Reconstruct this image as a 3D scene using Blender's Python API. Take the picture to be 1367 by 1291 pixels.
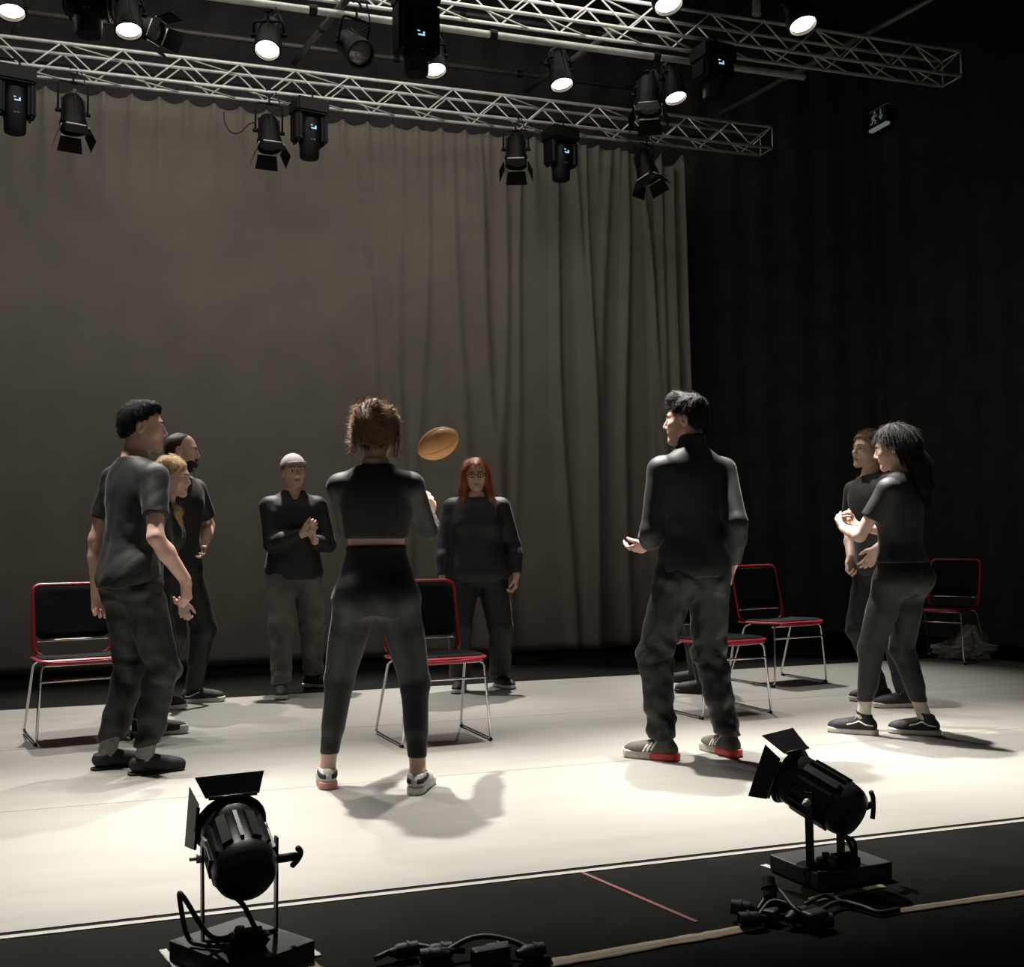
import bpy, bmesh, math, random
import numpy as np
from mathutils import Vector, Matrix
from math import sin, cos, tan, pi, radians, atan2, sqrt

for o in list(bpy.data.objects):
    bpy.data.objects.remove(o)
SC = bpy.context.scene
COL = SC.collection
R0 = random.Random(7)

# ------------------------------------------------------------------ camera, light, exposure
FPX, PW, PH = 1500.0, 1367.0, 1291.0
CAM = Vector((0, 0, 1.09))
YAW, PITCH, ROLL = radians(18.5), radians(2.62), radians(-0.7)
cam_d = bpy.data.cameras.new('camera')
cam_o = bpy.data.objects.new('camera', cam_d)
COL.objects.link(cam_o)
CR = Matrix.Rotation(-YAW, 3, 'Z') @ Matrix.Rotation(pi / 2 + PITCH, 3, 'X') @ Matrix.Rotation(ROLL, 3, 'Z')
cam_o.matrix_world = Matrix.Translation(CAM) @ CR.to_4x4()
cam_d.sensor_fit = 'HORIZONTAL'
cam_d.sensor_width = 36.0
cam_d.lens = FPX / PW * 36.0
cam_d.clip_start, cam_d.clip_end = 0.05, 100
SC.camera = cam_o

SC.view_settings.view_transform = 'Standard'
SC.view_settings.look = 'None'
SC.view_settings.exposure = 0.0
SC.view_settings.gamma = 1.0
SC.view_settings.use_curve_mapping = False

W = bpy.data.worlds.new('dim_hall')
SC.world = W
W.use_nodes = True
W.node_tree.nodes['Background'].inputs[0].default_value = (1.0, 0.96, 0.9, 1)
W.node_tree.nodes['Background'].inputs[1].default_value = 0.05

WARM = (1.0, 0.955, 0.885)
LAMP_W = 300.0       # lit lamps hanging under the second truss
FRONT_W = 1850.0      # lit lamps of the row nearer the house
BACK_W = 1250.0        # shuttered lamps under the rear truss
CURTAIN_W = 66.0     # unseen area light added to brighten the backcloth

def spot(loc, target, watts, angle, blend, size=0.06, color=WARM):
    d = bpy.data.lights.new('spot_beam', 'SPOT')
    d.energy, d.spot_size, d.spot_blend, d.shadow_soft_size, d.color = watts, radians(angle), blend, size, color
    o = bpy.data.objects.new('spot_beam', d)
    COL.objects.link(o)
    o.location = loc
    o.rotation_euler = (Vector(target) - Vector(loc)).to_track_quat('-Z', 'Y').to_euler()
    return o

fill_d = bpy.data.lights.new('added_curtain_fill', 'AREA')  # soft panel added above the frame for the backcloth, not a hung lamp
fill_d.shape, fill_d.size, fill_d.size_y, fill_d.energy, fill_d.color = 'RECTANGLE', 6.0, 1.6, CURTAIN_W, (1.0, 0.94, 0.86)
fill = bpy.data.objects.new('added_curtain_fill', fill_d)
COL.objects.link(fill)
fill.location = (0.6, 7.4, 5.3)
fill.rotation_euler = (Vector((0.6, 9.75, 3.4)) - fill.location).to_track_quat('-Z', 'Y').to_euler()

# ------------------------------------------------------------------ places: a pixel of the floor, or of a plane, as a point of the hall
def ray(px, py):
    return CR @ Vector(((px - PW / 2) / FPX, -(py - PH / 2) / FPX, -1.0))
def ground(px, py, z=0.0):
    d = ray(px, py)
    return CAM + d * ((z - CAM.z) / d.z)
def on_y(px, py, Y):
    d = ray(px, py)
    return CAM + d * ((Y - CAM.y) / d.y)
def on_x(px, py, X):
    d = ray(px, py)
    return CAM + d * ((X - CAM.x) / d.x)

# ------------------------------------------------------------------ materials
MATS = {}
def mat(name, col, rough=0.6, metal=0.0, noise=0.0, nscale=30.0, bump=0.0, bscale=200.0, sheen=0.0, sss=0.0,
        emit=None, estr=0.0, spec=0.5, stretch=None, coat=0.0, alpha=1.0, trans=0.0):
    if name in MATS:
        return MATS[name]
    m = bpy.data.materials.new(name)
    m.use_nodes = True
    nt = m.node_tree
    b = nt.nodes['Principled BSDF']
    b.inputs['Base Color'].default_value = (*col, 1)
    b.inputs['Roughness'].default_value = rough
    b.inputs['Metallic'].default_value = metal
    b.inputs['Specular IOR Level'].default_value = spec
    b.inputs['Coat Weight'].default_value = coat
    b.inputs['Transmission Weight'].default_value = trans
    b.inputs['Alpha'].default_value = alpha
    if sheen:
        b.inputs['Sheen Weight'].default_value = sheen
        b.inputs['Sheen Roughness'].default_value = 0.28
    if sss:
        b.inputs['Subsurface Weight'].default_value = sss
        b.inputs['Subsurface Radius'].default_value = (0.012, 0.005, 0.003)
        b.inputs['Subsurface Scale'].default_value = 1.0
    if emit:
        b.inputs['Emission Color'].default_value = (*emit, 1)
        b.inputs['Emission Strength'].default_value = estr
    tc = nt.nodes.new('ShaderNodeTexCoord')
    src = tc.outputs['Object']
    if stretch:
        mp = nt.nodes.new('ShaderNodeMapping')
        mp.inputs['Scale'].default_value = stretch
        nt.links.new(src, mp.inputs['Vector'])
        src = mp.outputs['Vector']
    if noise:
        n = nt.nodes.new('ShaderNodeTexNoise')
        n.inputs['Scale'].default_value = nscale
        n.inputs['Detail'].default_value = 4
        nt.links.new(src, n.inputs['Vector'])
        r = nt.nodes.new('ShaderNodeMapRange')
        r.inputs['From Min'].default_value, r.inputs['From Max'].default_value = 0.3, 0.7
        r.inputs['To Min'].default_value, r.inputs['To Max'].default_value = 1 - noise, 1 + noise
        nt.links.new(n.outputs['Fac'], r.inputs['Value'])
        mx = nt.nodes.new('ShaderNodeVectorMath')
        mx.operation = 'SCALE'
        mx.inputs[0].default_value = col
        nt.links.new(r.outputs['Result'], mx.inputs['Scale'])
        nt.links.new(mx.outputs[0], b.inputs['Base Color'])
    if bump:
        n2 = nt.nodes.new('ShaderNodeTexNoise')
        n2.inputs['Scale'].default_value = bscale
        n2.inputs['Detail'].default_value = 3
        nt.links.new(src, n2.inputs['Vector'])
        bp = nt.nodes.new('ShaderNodeBump')
        bp.inputs['Strength'].default_value = bump
        bp.inputs['Distance'].default_value = 0.004
        nt.links.new(n2.outputs['Fac'], bp.inputs['Height'])
        nt.links.new(bp.outputs[0], b.inputs['Normal'])
    MATS[name] = m
    return m

BLACK_MATT = mat('black_paint', (0.012, 0.012, 0.012), 0.6, noise=0.3, nscale=12, bump=0.05, bscale=90)
BLACK_METAL = mat('black_powder_coat', (0.004, 0.004, 0.0042), 0.55, spec=0.25, noise=0.25, nscale=18, bump=0.08, bscale=300)
LAMP_PAINT = mat('worn_black_enamel', (0.022, 0.022, 0.0225), 0.38, noise=0.25, nscale=18, bump=0.08, bscale=300)
BLACK_RUBBER = mat('black_rubber', (0.012, 0.012, 0.012), 0.55, noise=0.2, nscale=30)
BLACK_PLASTIC = mat('black_plastic', (0.004, 0.004, 0.0045), 0.55, spec=0.25, noise=0.2, nscale=25)
ALU = mat('aluminium_tube', (0.80, 0.79, 0.76), 0.45, 0.35, noise=0.2, nscale=9, bump=0.05, bscale=120)
DARK_STEEL = mat('dark_steel_pipe', (0.12, 0.115, 0.11), 0.5, 0.5, noise=0.25, nscale=8)
CHROME = mat('chrome_tube', (0.72, 0.72, 0.70), 0.18, 1.0, noise=0.06, nscale=20)
LENS = mat('lit_lens', (1, 0.95, 0.86), 0.3, emit=(1.0, 0.90, 0.74), estr=14.0)

# ------------------------------------------------------------------ object helpers
def link(o, parent=None):
    COL.objects.link(o)
    if parent is not None:
        o.parent = parent
    return o
def tag(o, label=None, cat=None, group=None, kind=None):
    if label: o['label'] = label
    if cat: o['category'] = cat
    if group: o['group'] = group
    if kind: o['kind'] = kind
    return o
def empty(name, loc=(0, 0, 0), rz=0.0, label=None, cat=None, group=None):
    o = bpy.data.objects.new(name, None)
    o.empty_display_size = 0.1
    o.location = loc
    o.rotation_euler = (0, 0, rz)
    link(o)
    return tag(o, label, cat, group)
def finish(bm, name, m, parent=None, smooth=True):
    bmesh.ops.recalc_face_normals(bm, faces=bm.faces)
    me = bpy.data.meshes.new(name)
    bm.to_mesh(me)
    bm.free()
    if m: me.materials.append(m)
    if smooth:
        me.shade_smooth()
    return link(bpy.data.objects.new(name, me), parent)
def mod_bevel(o, w, seg=2):
    md = o.modifiers.new('bevel', 'BEVEL')
    md.width, md.segments, md.limit_method = w, seg, 'ANGLE'
    return o
def add_box(bm, size, loc=(0, 0, 0), rot=None):
    M = Matrix.Translation(loc)
    if rot is not None: M = M @ rot.to_4x4()
    M = M @ Matrix.Diagonal((*size, 1))
    return bmesh.ops.create_cube(bm, size=1.0, matrix=M)['verts']
def box(name, size, loc, m, parent=None, rot=None, bev=0.0, smooth=False):
    bm = bmesh.new()
    add_box(bm, size, loc, rot)
    if bev:
        bmesh.ops.bevel(bm, geom=bm.edges[:], offset=bev, segments=2, affect='EDGES', profile=0.5)
    return finish(bm, name, m, parent, smooth)
def frame_of(d):
    d = Vector(d).normalized()
    u = d.cross(Vector((0, 0, 1)))
    if u.length < 1e-3: u = d.cross(Vector((1, 0, 0)))
    u.normalize()
    return u, u.cross(d).normalized(), d
def add_tube(bm, pts, r, n=8, closed=False, caps=True):
    pts = [Vector(p) for p in pts]
    N = len(pts)
    rs = r if isinstance(r, (list, tuple)) else [r] * N
    rings = []
    u = None
    for i in range(N):
        if closed:
            t = pts[(i + 1) % N] - pts[i - 1]
        else:
            t = pts[min(i + 1, N - 1)] - pts[max(i - 1, 0)]
        t.normalize()
        if u is None:
            u, _, _ = frame_of(t)
        u = (u - t * u.dot(t)).normalized()
        v = t.cross(u)
        rings.append([bm.verts.new(pts[i] + (u * cos(2 * pi * k / n) + v * sin(2 * pi * k / n)) * rs[i]) for k in range(n)])
    for i in range(N if closed else N - 1):
        a, b = rings[i], rings[(i + 1) % N]
        for k in range(n):
            bm.faces.new((a[k], a[(k + 1) % n], b[(k + 1) % n], b[k]))
    if caps and not closed:
        bm.faces.new(rings[0][::-1])
        bm.faces.new(rings[-1])
def tube(name, pts, r, m, parent=None, n=8, closed=False):
    bm = bmesh.new()
    add_tube(bm, pts, r, n, closed)
    return finish(bm, name, m, parent)
def fillet(pts, rad, seg=5):
    pts = [Vector(p) for p in pts]
    out = [pts[0]]
    for i in range(1, len(pts) - 1):
        a, b, c = pts[i - 1], pts[i], pts[i + 1]
        d1, d2 = (a - b), (c - b)
        q = min(rad, d1.length * 0.45, d2.length * 0.45)
        p0, p1 = b + d1.normalized() * q, b + d2.normalized() * q
        for k in range(seg + 1):
            t = k / seg
            out.append(p0 * (1 - t) ** 2 + b * 2 * t * (1 - t) + p1 * t * t)
    out.append(pts[-1])
    return out
def smooth_path(pts, seg=8):
    P = [Vector(p) for p in pts]
    P = [P[0] * 2 - P[1]] + P + [P[-1] * 2 - P[-2]]
    out = []
    for i in range(1, len(P) - 2):
        for k in range(seg):
            t = k / seg
            a, b, c, d = P[i - 1], P[i], P[i + 1], P[i + 2]
            out.append(0.5 * ((2 * b) + (c - a) * t + (2 * a - 5 * b + 4 * c - d) * t * t + (3 * b - a - 3 * c + d) * t ** 3))
    out.append(P[-2])
    return out
def add_lathe(bm, prof, n=24, M=None):
    """prof: (radius, height) pairs about local Z"""
    M = M or Matrix.Identity(4)
    rings = []
    for r, z in prof:
        if r < 1e-6:
            rings.append([bm.verts.new(M @ Vector((0, 0, z)))])
        else:
            rings.append([bm.verts.new(M @ Vector((r * cos(2 * pi * k / n), r * sin(2 * pi * k / n), z))) for k in range(n)])
    for a, b in zip(rings, rings[1:]):
        for k in range(n):
            k2 = (k + 1) % n
            if len(a) == 1 and len(b) == 1: continue
            if len(a) == 1: bm.faces.new((a[0], b[k2], b[k]))
            elif len(b) == 1: bm.faces.new((a[k], a[k2], b[0]))
            else: bm.faces.new((a[k], a[k2], b[k2], b[k]))
def lathe(name, prof, m, parent=None, n=24, M=None, smooth=True):
    bm = bmesh.new()
    add_lathe(bm, prof, n, M)
    o = finish(bm, name, m, parent, smooth)
    if smooth:
        md = o.modifiers.new('edges', 'EDGE_SPLIT')
        md.split_angle = radians(40)
    return o
def axis_matrix(origin, ydir, up=(0, 0, 1)):
    """a frame whose local Z looks along ydir"""
    z = Vector(ydir).normalized()
    x = Vector(up).cross(z)
    if x.length < 1e-4: x = Vector((1, 0, 0))
    x.normalize()
    y = z.cross(x)
    M = Matrix((x, y, z)).transposed().to_4x4()
    M.translation = Vector(origin)
    return M
def copy_tree(o, parent=None):
    c = o.copy()
    COL.objects.link(c)
    if parent is not None:
        c.parent = parent
    for ch in list(o.children):
        copy_tree(ch, c)
    return c
def plate(name, poly, th, m, parent=None, M=None):
    """a flat piece of real thickness from a polygon in its own xy plane"""
    M = M or Matrix.Identity(4)
    bm = bmesh.new()
    lo = [bm.verts.new(M @ Vector((x, y, 0))) for x, y in poly]
    hi = [bm.verts.new(M @ Vector((x, y, th))) for x, y in poly]
    bm.faces.new(lo[::-1])
    bm.faces.new(hi)
    n = len(poly)
    for k in range(n):
        bm.faces.new((lo[k], lo[(k + 1) % n], hi[(k + 1) % n], hi[k]))
    return finish(bm, name, m, parent, False)

# ------------------------------------------------------------------ the room
FLOOR_DARK = mat('dark_floor', (0.0062, 0.0062, 0.0053), 0.85, noise=0.3, nscale=3.5, bump=0.1, bscale=60, spec=0.06)
VINYL = mat('pale_dance_vinyl', (0.24, 0.233, 0.216), 0.5, noise=0.06, nscale=2.2, bump=0.06, bscale=25, spec=0.3, stretch=(0.35, 3.0, 1))
VELVET = mat('black_velvet', (0.056, 0.056, 0.055), 0.95, noise=0.2, nscale=4, sheen=0.0, spec=0.1)
CEIL = mat('black_ceiling', (0.012, 0.012, 0.012), 0.95, spec=0.1, noise=0.2, nscale=3)

fl = box('floor', (14, 16, 0.1), (1.5, 3.5, -0.053), FLOOR_DARK)
tag(fl, kind='structure')
for i, (y0, y1) in enumerate(((3.475, 5.0), (5.0, 6.45), (6.45, 7.98))):
    v = box('vinyl_panel', (10.4, y1 - y0 - 0.004, 0.005), (1.65, (y0 + y1) / 2, 0.0 - 0.0025), VINYL, fl)
tag(box('ceiling', (14, 12, 0.1), (1.5, 5.5, 6.9), CEIL), kind='structure')
def wavy_wall(name, p0, p1, h, amp, wl, m, seed):
    rr = random.Random(seed)
    p0, p1 = Vector(p0), Vector(p1)
    L = (p1 - p0).length
    d = (p1 - p0).normalized()
    nrm = Vector((-d.y, d.x, 0))
    bm = bmesh.new()
    n = int(L / 0.05)
    ph = 0.0
    prev = None
    for i in range(n + 1):
        ph += 2 * pi * 0.05 / wl * (0.7 + 0.6 * rr.random())
        p = p0 + d * (L * i / n) + nrm * (amp * sin(ph))
        a, b = bm.verts.new(p), bm.verts.new(p + Vector((0, 0, h)))
        c, e = bm.verts.new(p + nrm * 0.03), bm.verts.new(p + nrm * 0.03 + Vector((0, 0, h)))
        if prev:
            bm.faces.new((prev[0], a, b, prev[1]))
            bm.faces.new((prev[2], prev[3], e, c))
            bm.faces.new((prev[1], b, e, prev[3]))
        prev = (a, b, c, e)
    o = finish(bm, name, m)
    return tag(o, kind='structure')
wavy_wall('wall_back', (-5.4, 10.45, 0), (8.4, 10.45, 0), 6.8, 0.015, 0.4, mat('black_back_drape', (0.060, 0.060, 0.059), 0.95, noise=0.2, nscale=4, spec=0.1), 3)
wavy_wall('wall_right', (7.75, 10.4, 0), (7.75, 1.2, 0), 6.8, 0.015, 0.45, VELVET, 5)
wavy_wall('wall_left', (-4.8, 1.0, 0), (-4.8, 10.4, 0), 6.8, 0.05, 0.45, VELVET, 8)

# white edge tape of the dance floor, and the red mark on the dark boards
WHITE_TAPE = mat('white_cloth_tape', (0.27, 0.262, 0.24), 0.6, noise=0.12, nscale=20, bump=0.1)
RED_TAPE = mat('red_floor_tape', (0.13, 0.018, 0.018), 0.6, noise=0.2, nscale=15)
t = box('edge_tape', (10.4, 0.026, 0.003), (1.65, 3.437, -0.0015), WHITE_TAPE)
tag(t, 'long white tape strip along the front edge of the pale dance floor', 'tape')
a, b = ground(772, 1162), ground(930, 1230)
L = (b - a).length
rt = box('floor_tape', (L, 0.014, 0.002), (0, 0, 0), RED_TAPE)
rt.location = ((a.x + b.x) / 2, (a.y + b.y) / 2, -0.0015)
rt.rotation_euler = (0, 0, atan2(b.y - a.y, b.x - a.x))
tag(rt, 'thin faded red line of tape on the dark floor in front of the stage', 'tape')

# ------------------------------------------------------------------ the grey backcloth
def backcloth():
    CY = 9.75
    x0, x1 = -3.6, 5.13
    top, bot = 4.80, 0.03
    tie = 0.222
    nx, nz = 560, 64
    rr = random.Random(11)
    ks = [(rr.uniform(0.75, 1.3), rr.uniform(0, 6.28), rr.uniform(0.4, 1.0)) for _ in range(7)]
    folds = []
    x = 1.9
    while x < x1:                              # named deep folds on the slack right half
        folds.append((x, rr.uniform(0.02, 0.04), rr.uniform(0.5, 1.0)))
        x += rr.uniform(0.16, 0.30)
    V = np.zeros((nx + 1, nz + 1, 3))
    us = np.linspace(0, 1, nx + 1)[:, None]
    vs = np.linspace(0, 1, nz + 1)[None, :]
    X = x0 + (x1 - x0) * us + 0 * vs
    Z = bot + (top - bot) * vs + 0 * us
    slack = np.clip((X - 1.2) / 2.2, 0, 1) ** 1.3
    slack = 0.10 + 0.9 * slack
    Yd = np.zeros_like(X)
    for f, p, a in ks:
        Yd += a * np.sin(X * f * 2.2 + p + 0.35 * np.sin(Z * 0.9 + p)) * 0.012
    for (fx, w, d) in folds:
        drift = 0.10 * (top - Z) * np.sin(fx * 7.0) * 0.5 + 0.03 * np.sin(Z * 1.3 + fx * 9)
        wid = w * (1 + 0.25 * (top - Z))
        fade = np.clip(1.15 - 0.13 * (top - Z) * (1.2 - d), 0.15, 1)
        Yd += -0.075 * d * np.exp(-((X - fx - drift) / wid) ** 2) * slack * fade
    # packed edge on the right
    edge = np.clip((X - 4.62) / 0.4, 0, 1)
    Yd += 0.05 * edge * np.sin((X - 4.62) * 52)
    # scallops: each tie pulls the hem of the top up
    ph = (X - x0) / tie
    fr = ph - np.floor(ph)
    sag = 4 * fr * (1 - fr)
    tv = np.clip((vs - 0.93) / 0.07, 0, 1)
    big = 1 + 2.2 * np.clip((X - 4.55) / 0.2, 0, 1)
    Z -= sag * 0.042 * big * tv ** 2
    Yd += 0.02 * sag * np.clip((vs - 0.8) / 0.2, 0, 1)
    near = np.minimum(fr, 1 - fr)
    cone = np.exp(-(near / (0.08 + 0.5 * (1 - vs) * 3)) ** 2) * np.clip((vs - 0.78) / 0.22, 0, 1)
    Yd -= 0.022 * cone
    Xs = X + 0.02 * np.clip((X - 4.2), 0, 1) * 0
    V[..., 0] = Xs + 0.07 * edge * (1 - vs)
    V[..., 1] = CY + Yd
    V[..., 2] = Z
    n1 = nz + 1
    idx = np.arange((nx + 1) * n1).reshape(nx + 1, n1)
    q = np.stack([idx[:-1, :-1], idx[1:, :-1], idx[1:, 1:], idx[:-1, 1:]], -1).reshape(-1, 4)
    me = bpy.data.meshes.new('cloth')
    me.from_pydata(V.reshape(-1, 3).tolist(), [], q.tolist())
    me.shade_smooth()
    root = empty('stage_curtain', (0, 0, 0), 0, 'tall grey backcloth hung in folds across the back of the stage', 'curtain')
    m = mat('grey_backcloth', (0.235, 0.215, 0.185), 0.9, noise=0.07, nscale=3.0, bump=0.12, bscale=700, spec=0.1, sheen=0.1)
    me.materials.append(m)
    c = link(bpy.data.objects.new('cloth', me), root)
    md = c.modifiers.new('thickness', 'SOLIDIFY')
    md.thickness = 0.004
    bm = bmesh.new()
    add_tube(bm, [(x0 - 0.2, CY + 0.02, 4.98), (x1 + 0.3, CY + 0.02, 4.98)], 0.024, 10)
    finish(bm, 'hanging_pipe', BLACK_METAL, root)
    k = 0
    tied = None
    xk = x0
    while xk <= x1 + 0.01:
        if tied is None:
            bm = bmesh.new()
            add_tube(bm, [(0, 0, 0), (0, 0.02, 0.16)], 0.004, 6)
            tied = finish(bm, 'tie', BLACK_RUBBER, root)
            tied.location = (xk, CY - 0.005, 4.795)
        else:
            c2 = tied.copy()
            COL.objects.link(c2)
            c2.location = (xk, CY - 0.005, 4.795)
        xk += tie
backcloth()

# ------------------------------------------------------------------ trusses and pipes
BAY = 0.44
def truss(x0, x1, y, ztop, label, size=0.2, depth=0.21):
    root = empty('lighting_truss', (x0, y, ztop - size), 0, label, 'truss')
    L = x1 - x0
    ch = None
    for (yy, zz) in ((0, 0), (depth, 0), (0, size), (depth, size)):
        if ch is None:
            ch = tube('chord', [(0, 0, 0), (L, 0, 0)], 0.0135, ALU, root, 10)
            c = ch
        else:
            c = ch.copy()
            COL.objects.link(c)
        c.location = (0, yy, zz)
    proto = {}
    def brace(a, b):
        a, b = Vector(a), Vector(b)
        key = tuple(round(t, 3) for t in (b - a))
        if key not in proto:
            proto[key] = tube('brace', [(0, 0, 0), b - a], 0.0065, ALU, root, 6)
            o = proto[key]
        else:
            o = proto[key].copy()
            COL.objects.link(o)
        o.location = a
    n = int(L / BAY)
    off = L - n * BAY
    for i in range(n):
        xa = off + i * BAY
        h = BAY / 2
        for yy in (0, depth):
            brace((xa, yy, size), (xa + h, yy, 0))
            brace((xa + BAY, yy, size), (xa + h, yy, 0))
        brace((xa, 0, 0), (xa + BAY, depth, 0))
        if i % 2 == 0:
            brace((xa, 0, size), (xa + BAY, depth, size))
    for (p, q) in (((L, 0, 0), (L, 0, size)), ((L, depth, 0), (L, depth, size)), ((L, 0, 0), (L, depth, 0)), ((L, 0, size), (L, depth, size))):
        brace(p, q)
    return root
truss(-3.2, 5.61, 9.0, 4.86, 'rear aluminium box truss with zigzag braces, ending above the curtain edge')
truss(-2.6, 6.14, 7.1, 4.85, 'front aluminium box truss with zigzag braces, higher in view and ending further right')
def pipe(p0, p1, r, label, name='grid_pipe', m=DARK_STEEL):
    p0, p1 = Vector(p0), Vector(p1)
    root = empty(name, p0, 0, label, 'pipe')
    tube('tube', [(0, 0, 0), p1 - p0], r, m, root, 10)
    d = (p1 - p0)
    k = max(2, int(d.length / 1.1))
    cl = None
    M = axis_matrix((0, 0, 0), d)
    for i in range(1, k):
        if cl is None:
            bm = bmesh.new()
            add_lathe(bm, [(r, -0.025), (r + 0.012, -0.025), (r + 0.012, 0.025), (r, 0.025)], 12, M)
            cl = finish(bm, 'clamp', BLACK_METAL, root, False)
            c = cl
        else:
            c = cl.copy()
            COL.objects.link(c)
        c.location = d * (i / k)
    return root
pipe((-2.6, 7.16, 4.50), (4.75, 7.16, 4.50), 0.024, 'bright steel pipe slung just below the front truss', m=ALU)
pipe((-2.5, 9.85, 5.44), (4.6, 9.85, 5.44), 0.024, 'dull dark pipe running level behind the rear truss')
pipe((-1.0, 9.35, 5.70), (5.2, 9.35, 5.70), 0.020, 'thin dark pipe highest behind the two trusses')
def ypipe(a, b, ya, yb, label):
    p, q = on_y(*a, ya), on_y(*b, yb)
    d = (p - q)
    pipe(q, p + d * 0.25, 0.024, label)
ypipe((1240, 0), (962, 152), 6.6, 9.1, 'diagonal pipe rising to the top right from the rear truss end')
ypipe((462, 0), (392, 84), 7.0, 9.5, 'diagonal pipe rising left of the unlit lamp, between both trusses')
ypipe((33, 0), (18, 46), 8.2, 9.4, 'short diagonal pipe at the top left corner by a lamp')
ypipe((800, 55), (700, 122), 8.0, 9.7, 'diagonal pipe rising behind the lit lamp left of centre right')

# ------------------------------------------------------------------ hanging lamps
def clamp_hook(parent, z0, z1):
    bm = bmesh.new()
    add_box(bm, (0.05, 0.03, 0.012), (0, 0, z0 + 0.0))
    add_tube(bm, [(0, 0, z0), (0, 0, z1)], 0.008, 8)
    add_tube(bm, [(0.03 * cos(t), 0, z1 + 0.02 + 0.03 * sin(t)) for t in np.linspace(-2.4, 2.6, 9)], 0.008, 6)
    return finish(bm, 'hook', BLACK_METAL, parent)
def can_lamp(loc, tilt, pan, zhook, label, group=None, lit=True, shutters=False, r=0.083, watts=0, target=None, angle=50, fit='can_lamp'):
    """lens centre at loc; the beam points down (tilt 0) or towards -Y (tilt 90), panned about Z"""
    root = empty(fit, loc, pan, label, 'stage light', group)
    M = Matrix.Rotation(radians(-tilt), 4, 'X') @ Matrix.Rotation(pi, 4, 'X')      # local +Z is the beam
    Li = 0.27
    bm = bmesh.new()
    add_lathe(bm, [(0, -Li), (r * 0.62, -Li), (r * 0.86, -Li + 0.03), (r * 0.95, -Li + 0.1), (r, -0.06), (r * 1.12, -0.055), (r * 1.12, 0.012), (r * 0.98, 0.012), (r * 0.95, -0.02)], 24, M)
    for k in range(5):
        a = 2 * pi * k / 5 + 0.3
        Mr = M @ Matrix.Rotation(a, 4, 'Z')
        for v in add_box(bm, (1, 1, 1)):
            v.co = Mr @ Vector((v.co.x * 0.012 + r * 0.97, v.co.y * 0.012, v.co.z * 0.17 - 0.15))
    body = finish(bm, 'housing', BLACK_METAL, root, True)
    md = body.modifiers.new('edges', 'EDGE_SPLIT'); md.split_angle = radians(35)
    lm = LENS if lit else mat('dark_glass_lens', (0.10, 0.10, 0.10), 0.12, 0.0, coat=0.6, noise=0.5, nscale=60)
    lathe('lens', [(0, 0.006), (r * 0.5, 0.003), (r * 0.93, -0.012)], lm, root, 24, M)
    # yoke
    piv = M @ Vector((0, 0, -Li * 0.5))
    w = r * 1.13 + 0.008
    top = zhook - loc[2]
    pts = fillet([(-w, piv.y, piv.z), (-w, piv.y * 0.4, top - 0.10), (w, piv.y * 0.4, top - 0.10), (w, piv.y, piv.z)], 0.03, 3)
    tube('yoke', pts, 0.008, BLACK_METAL, root, 6)
    for s in (-1, 1):
        tube('pivot_knob', [(s * (w - 0.02), piv.y, piv.z), (s * (w + 0.018), piv.y, piv.z)], 0.016, BLACK_PLASTIC, root, 8)
    hk = clamp_hook(root, top - 0.10, top - 0.03)
    hk.location = (0, piv.y * 0.4, 0)
    # lead
    tube('cable', smooth_path([M @ Vector((0, r * 0.3, -Li)), M @ Vector((0.05, r * 0.3, -Li - 0.05)), Vector((0.09, piv.y * 0.4, top - 0.12)), Vector((0.05, 0, top + 0.0))], 5), 0.005, BLACK_RUBBER, root, 6)
    if shutters:
        flap = [(-r * 0.85, 0), (r * 0.85, 0), (r * 1.05, 0.12), (-r * 1.05, 0.12)]
        for k in range(4):
            Mk = M @ Matrix.Rotation(k * pi / 2, 4, 'Z') @ Matrix.Translation((0, r * 1.12, 0.012)) @ Matrix.Rotation(radians(68 if k % 2 else 60), 4, 'X')
            plate('barn_door', flap, 0.002, BLACK_METAL, root, Mk)
        bm = bmesh.new()
        for k in range(4):
            Mk = M @ Matrix.Rotation(k * pi / 2, 4, 'Z')
            add_tube(bm, [Mk @ Vector((-r * 0.8, r * 1.13, 0.012)), Mk @ Vector((r * 0.8, r * 1.13, 0.012))], 0.006, 6)
        finish(bm, 'hinge', ALU, root)
    if watts:
        beam = M @ Vector((0, 0, 0.05))
        wp = Matrix.Translation(loc) @ Matrix.Rotation(pan, 4, 'Z') @ beam
        s = spot(wp, target, watts, angle, 1.0, r * 0.5)
        s.parent = root
        s.matrix_parent_inverse = (Matrix.Translation(loc) @ Matrix.Rotation(pan, 4, 'Z')).inverted()
    return root
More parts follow.
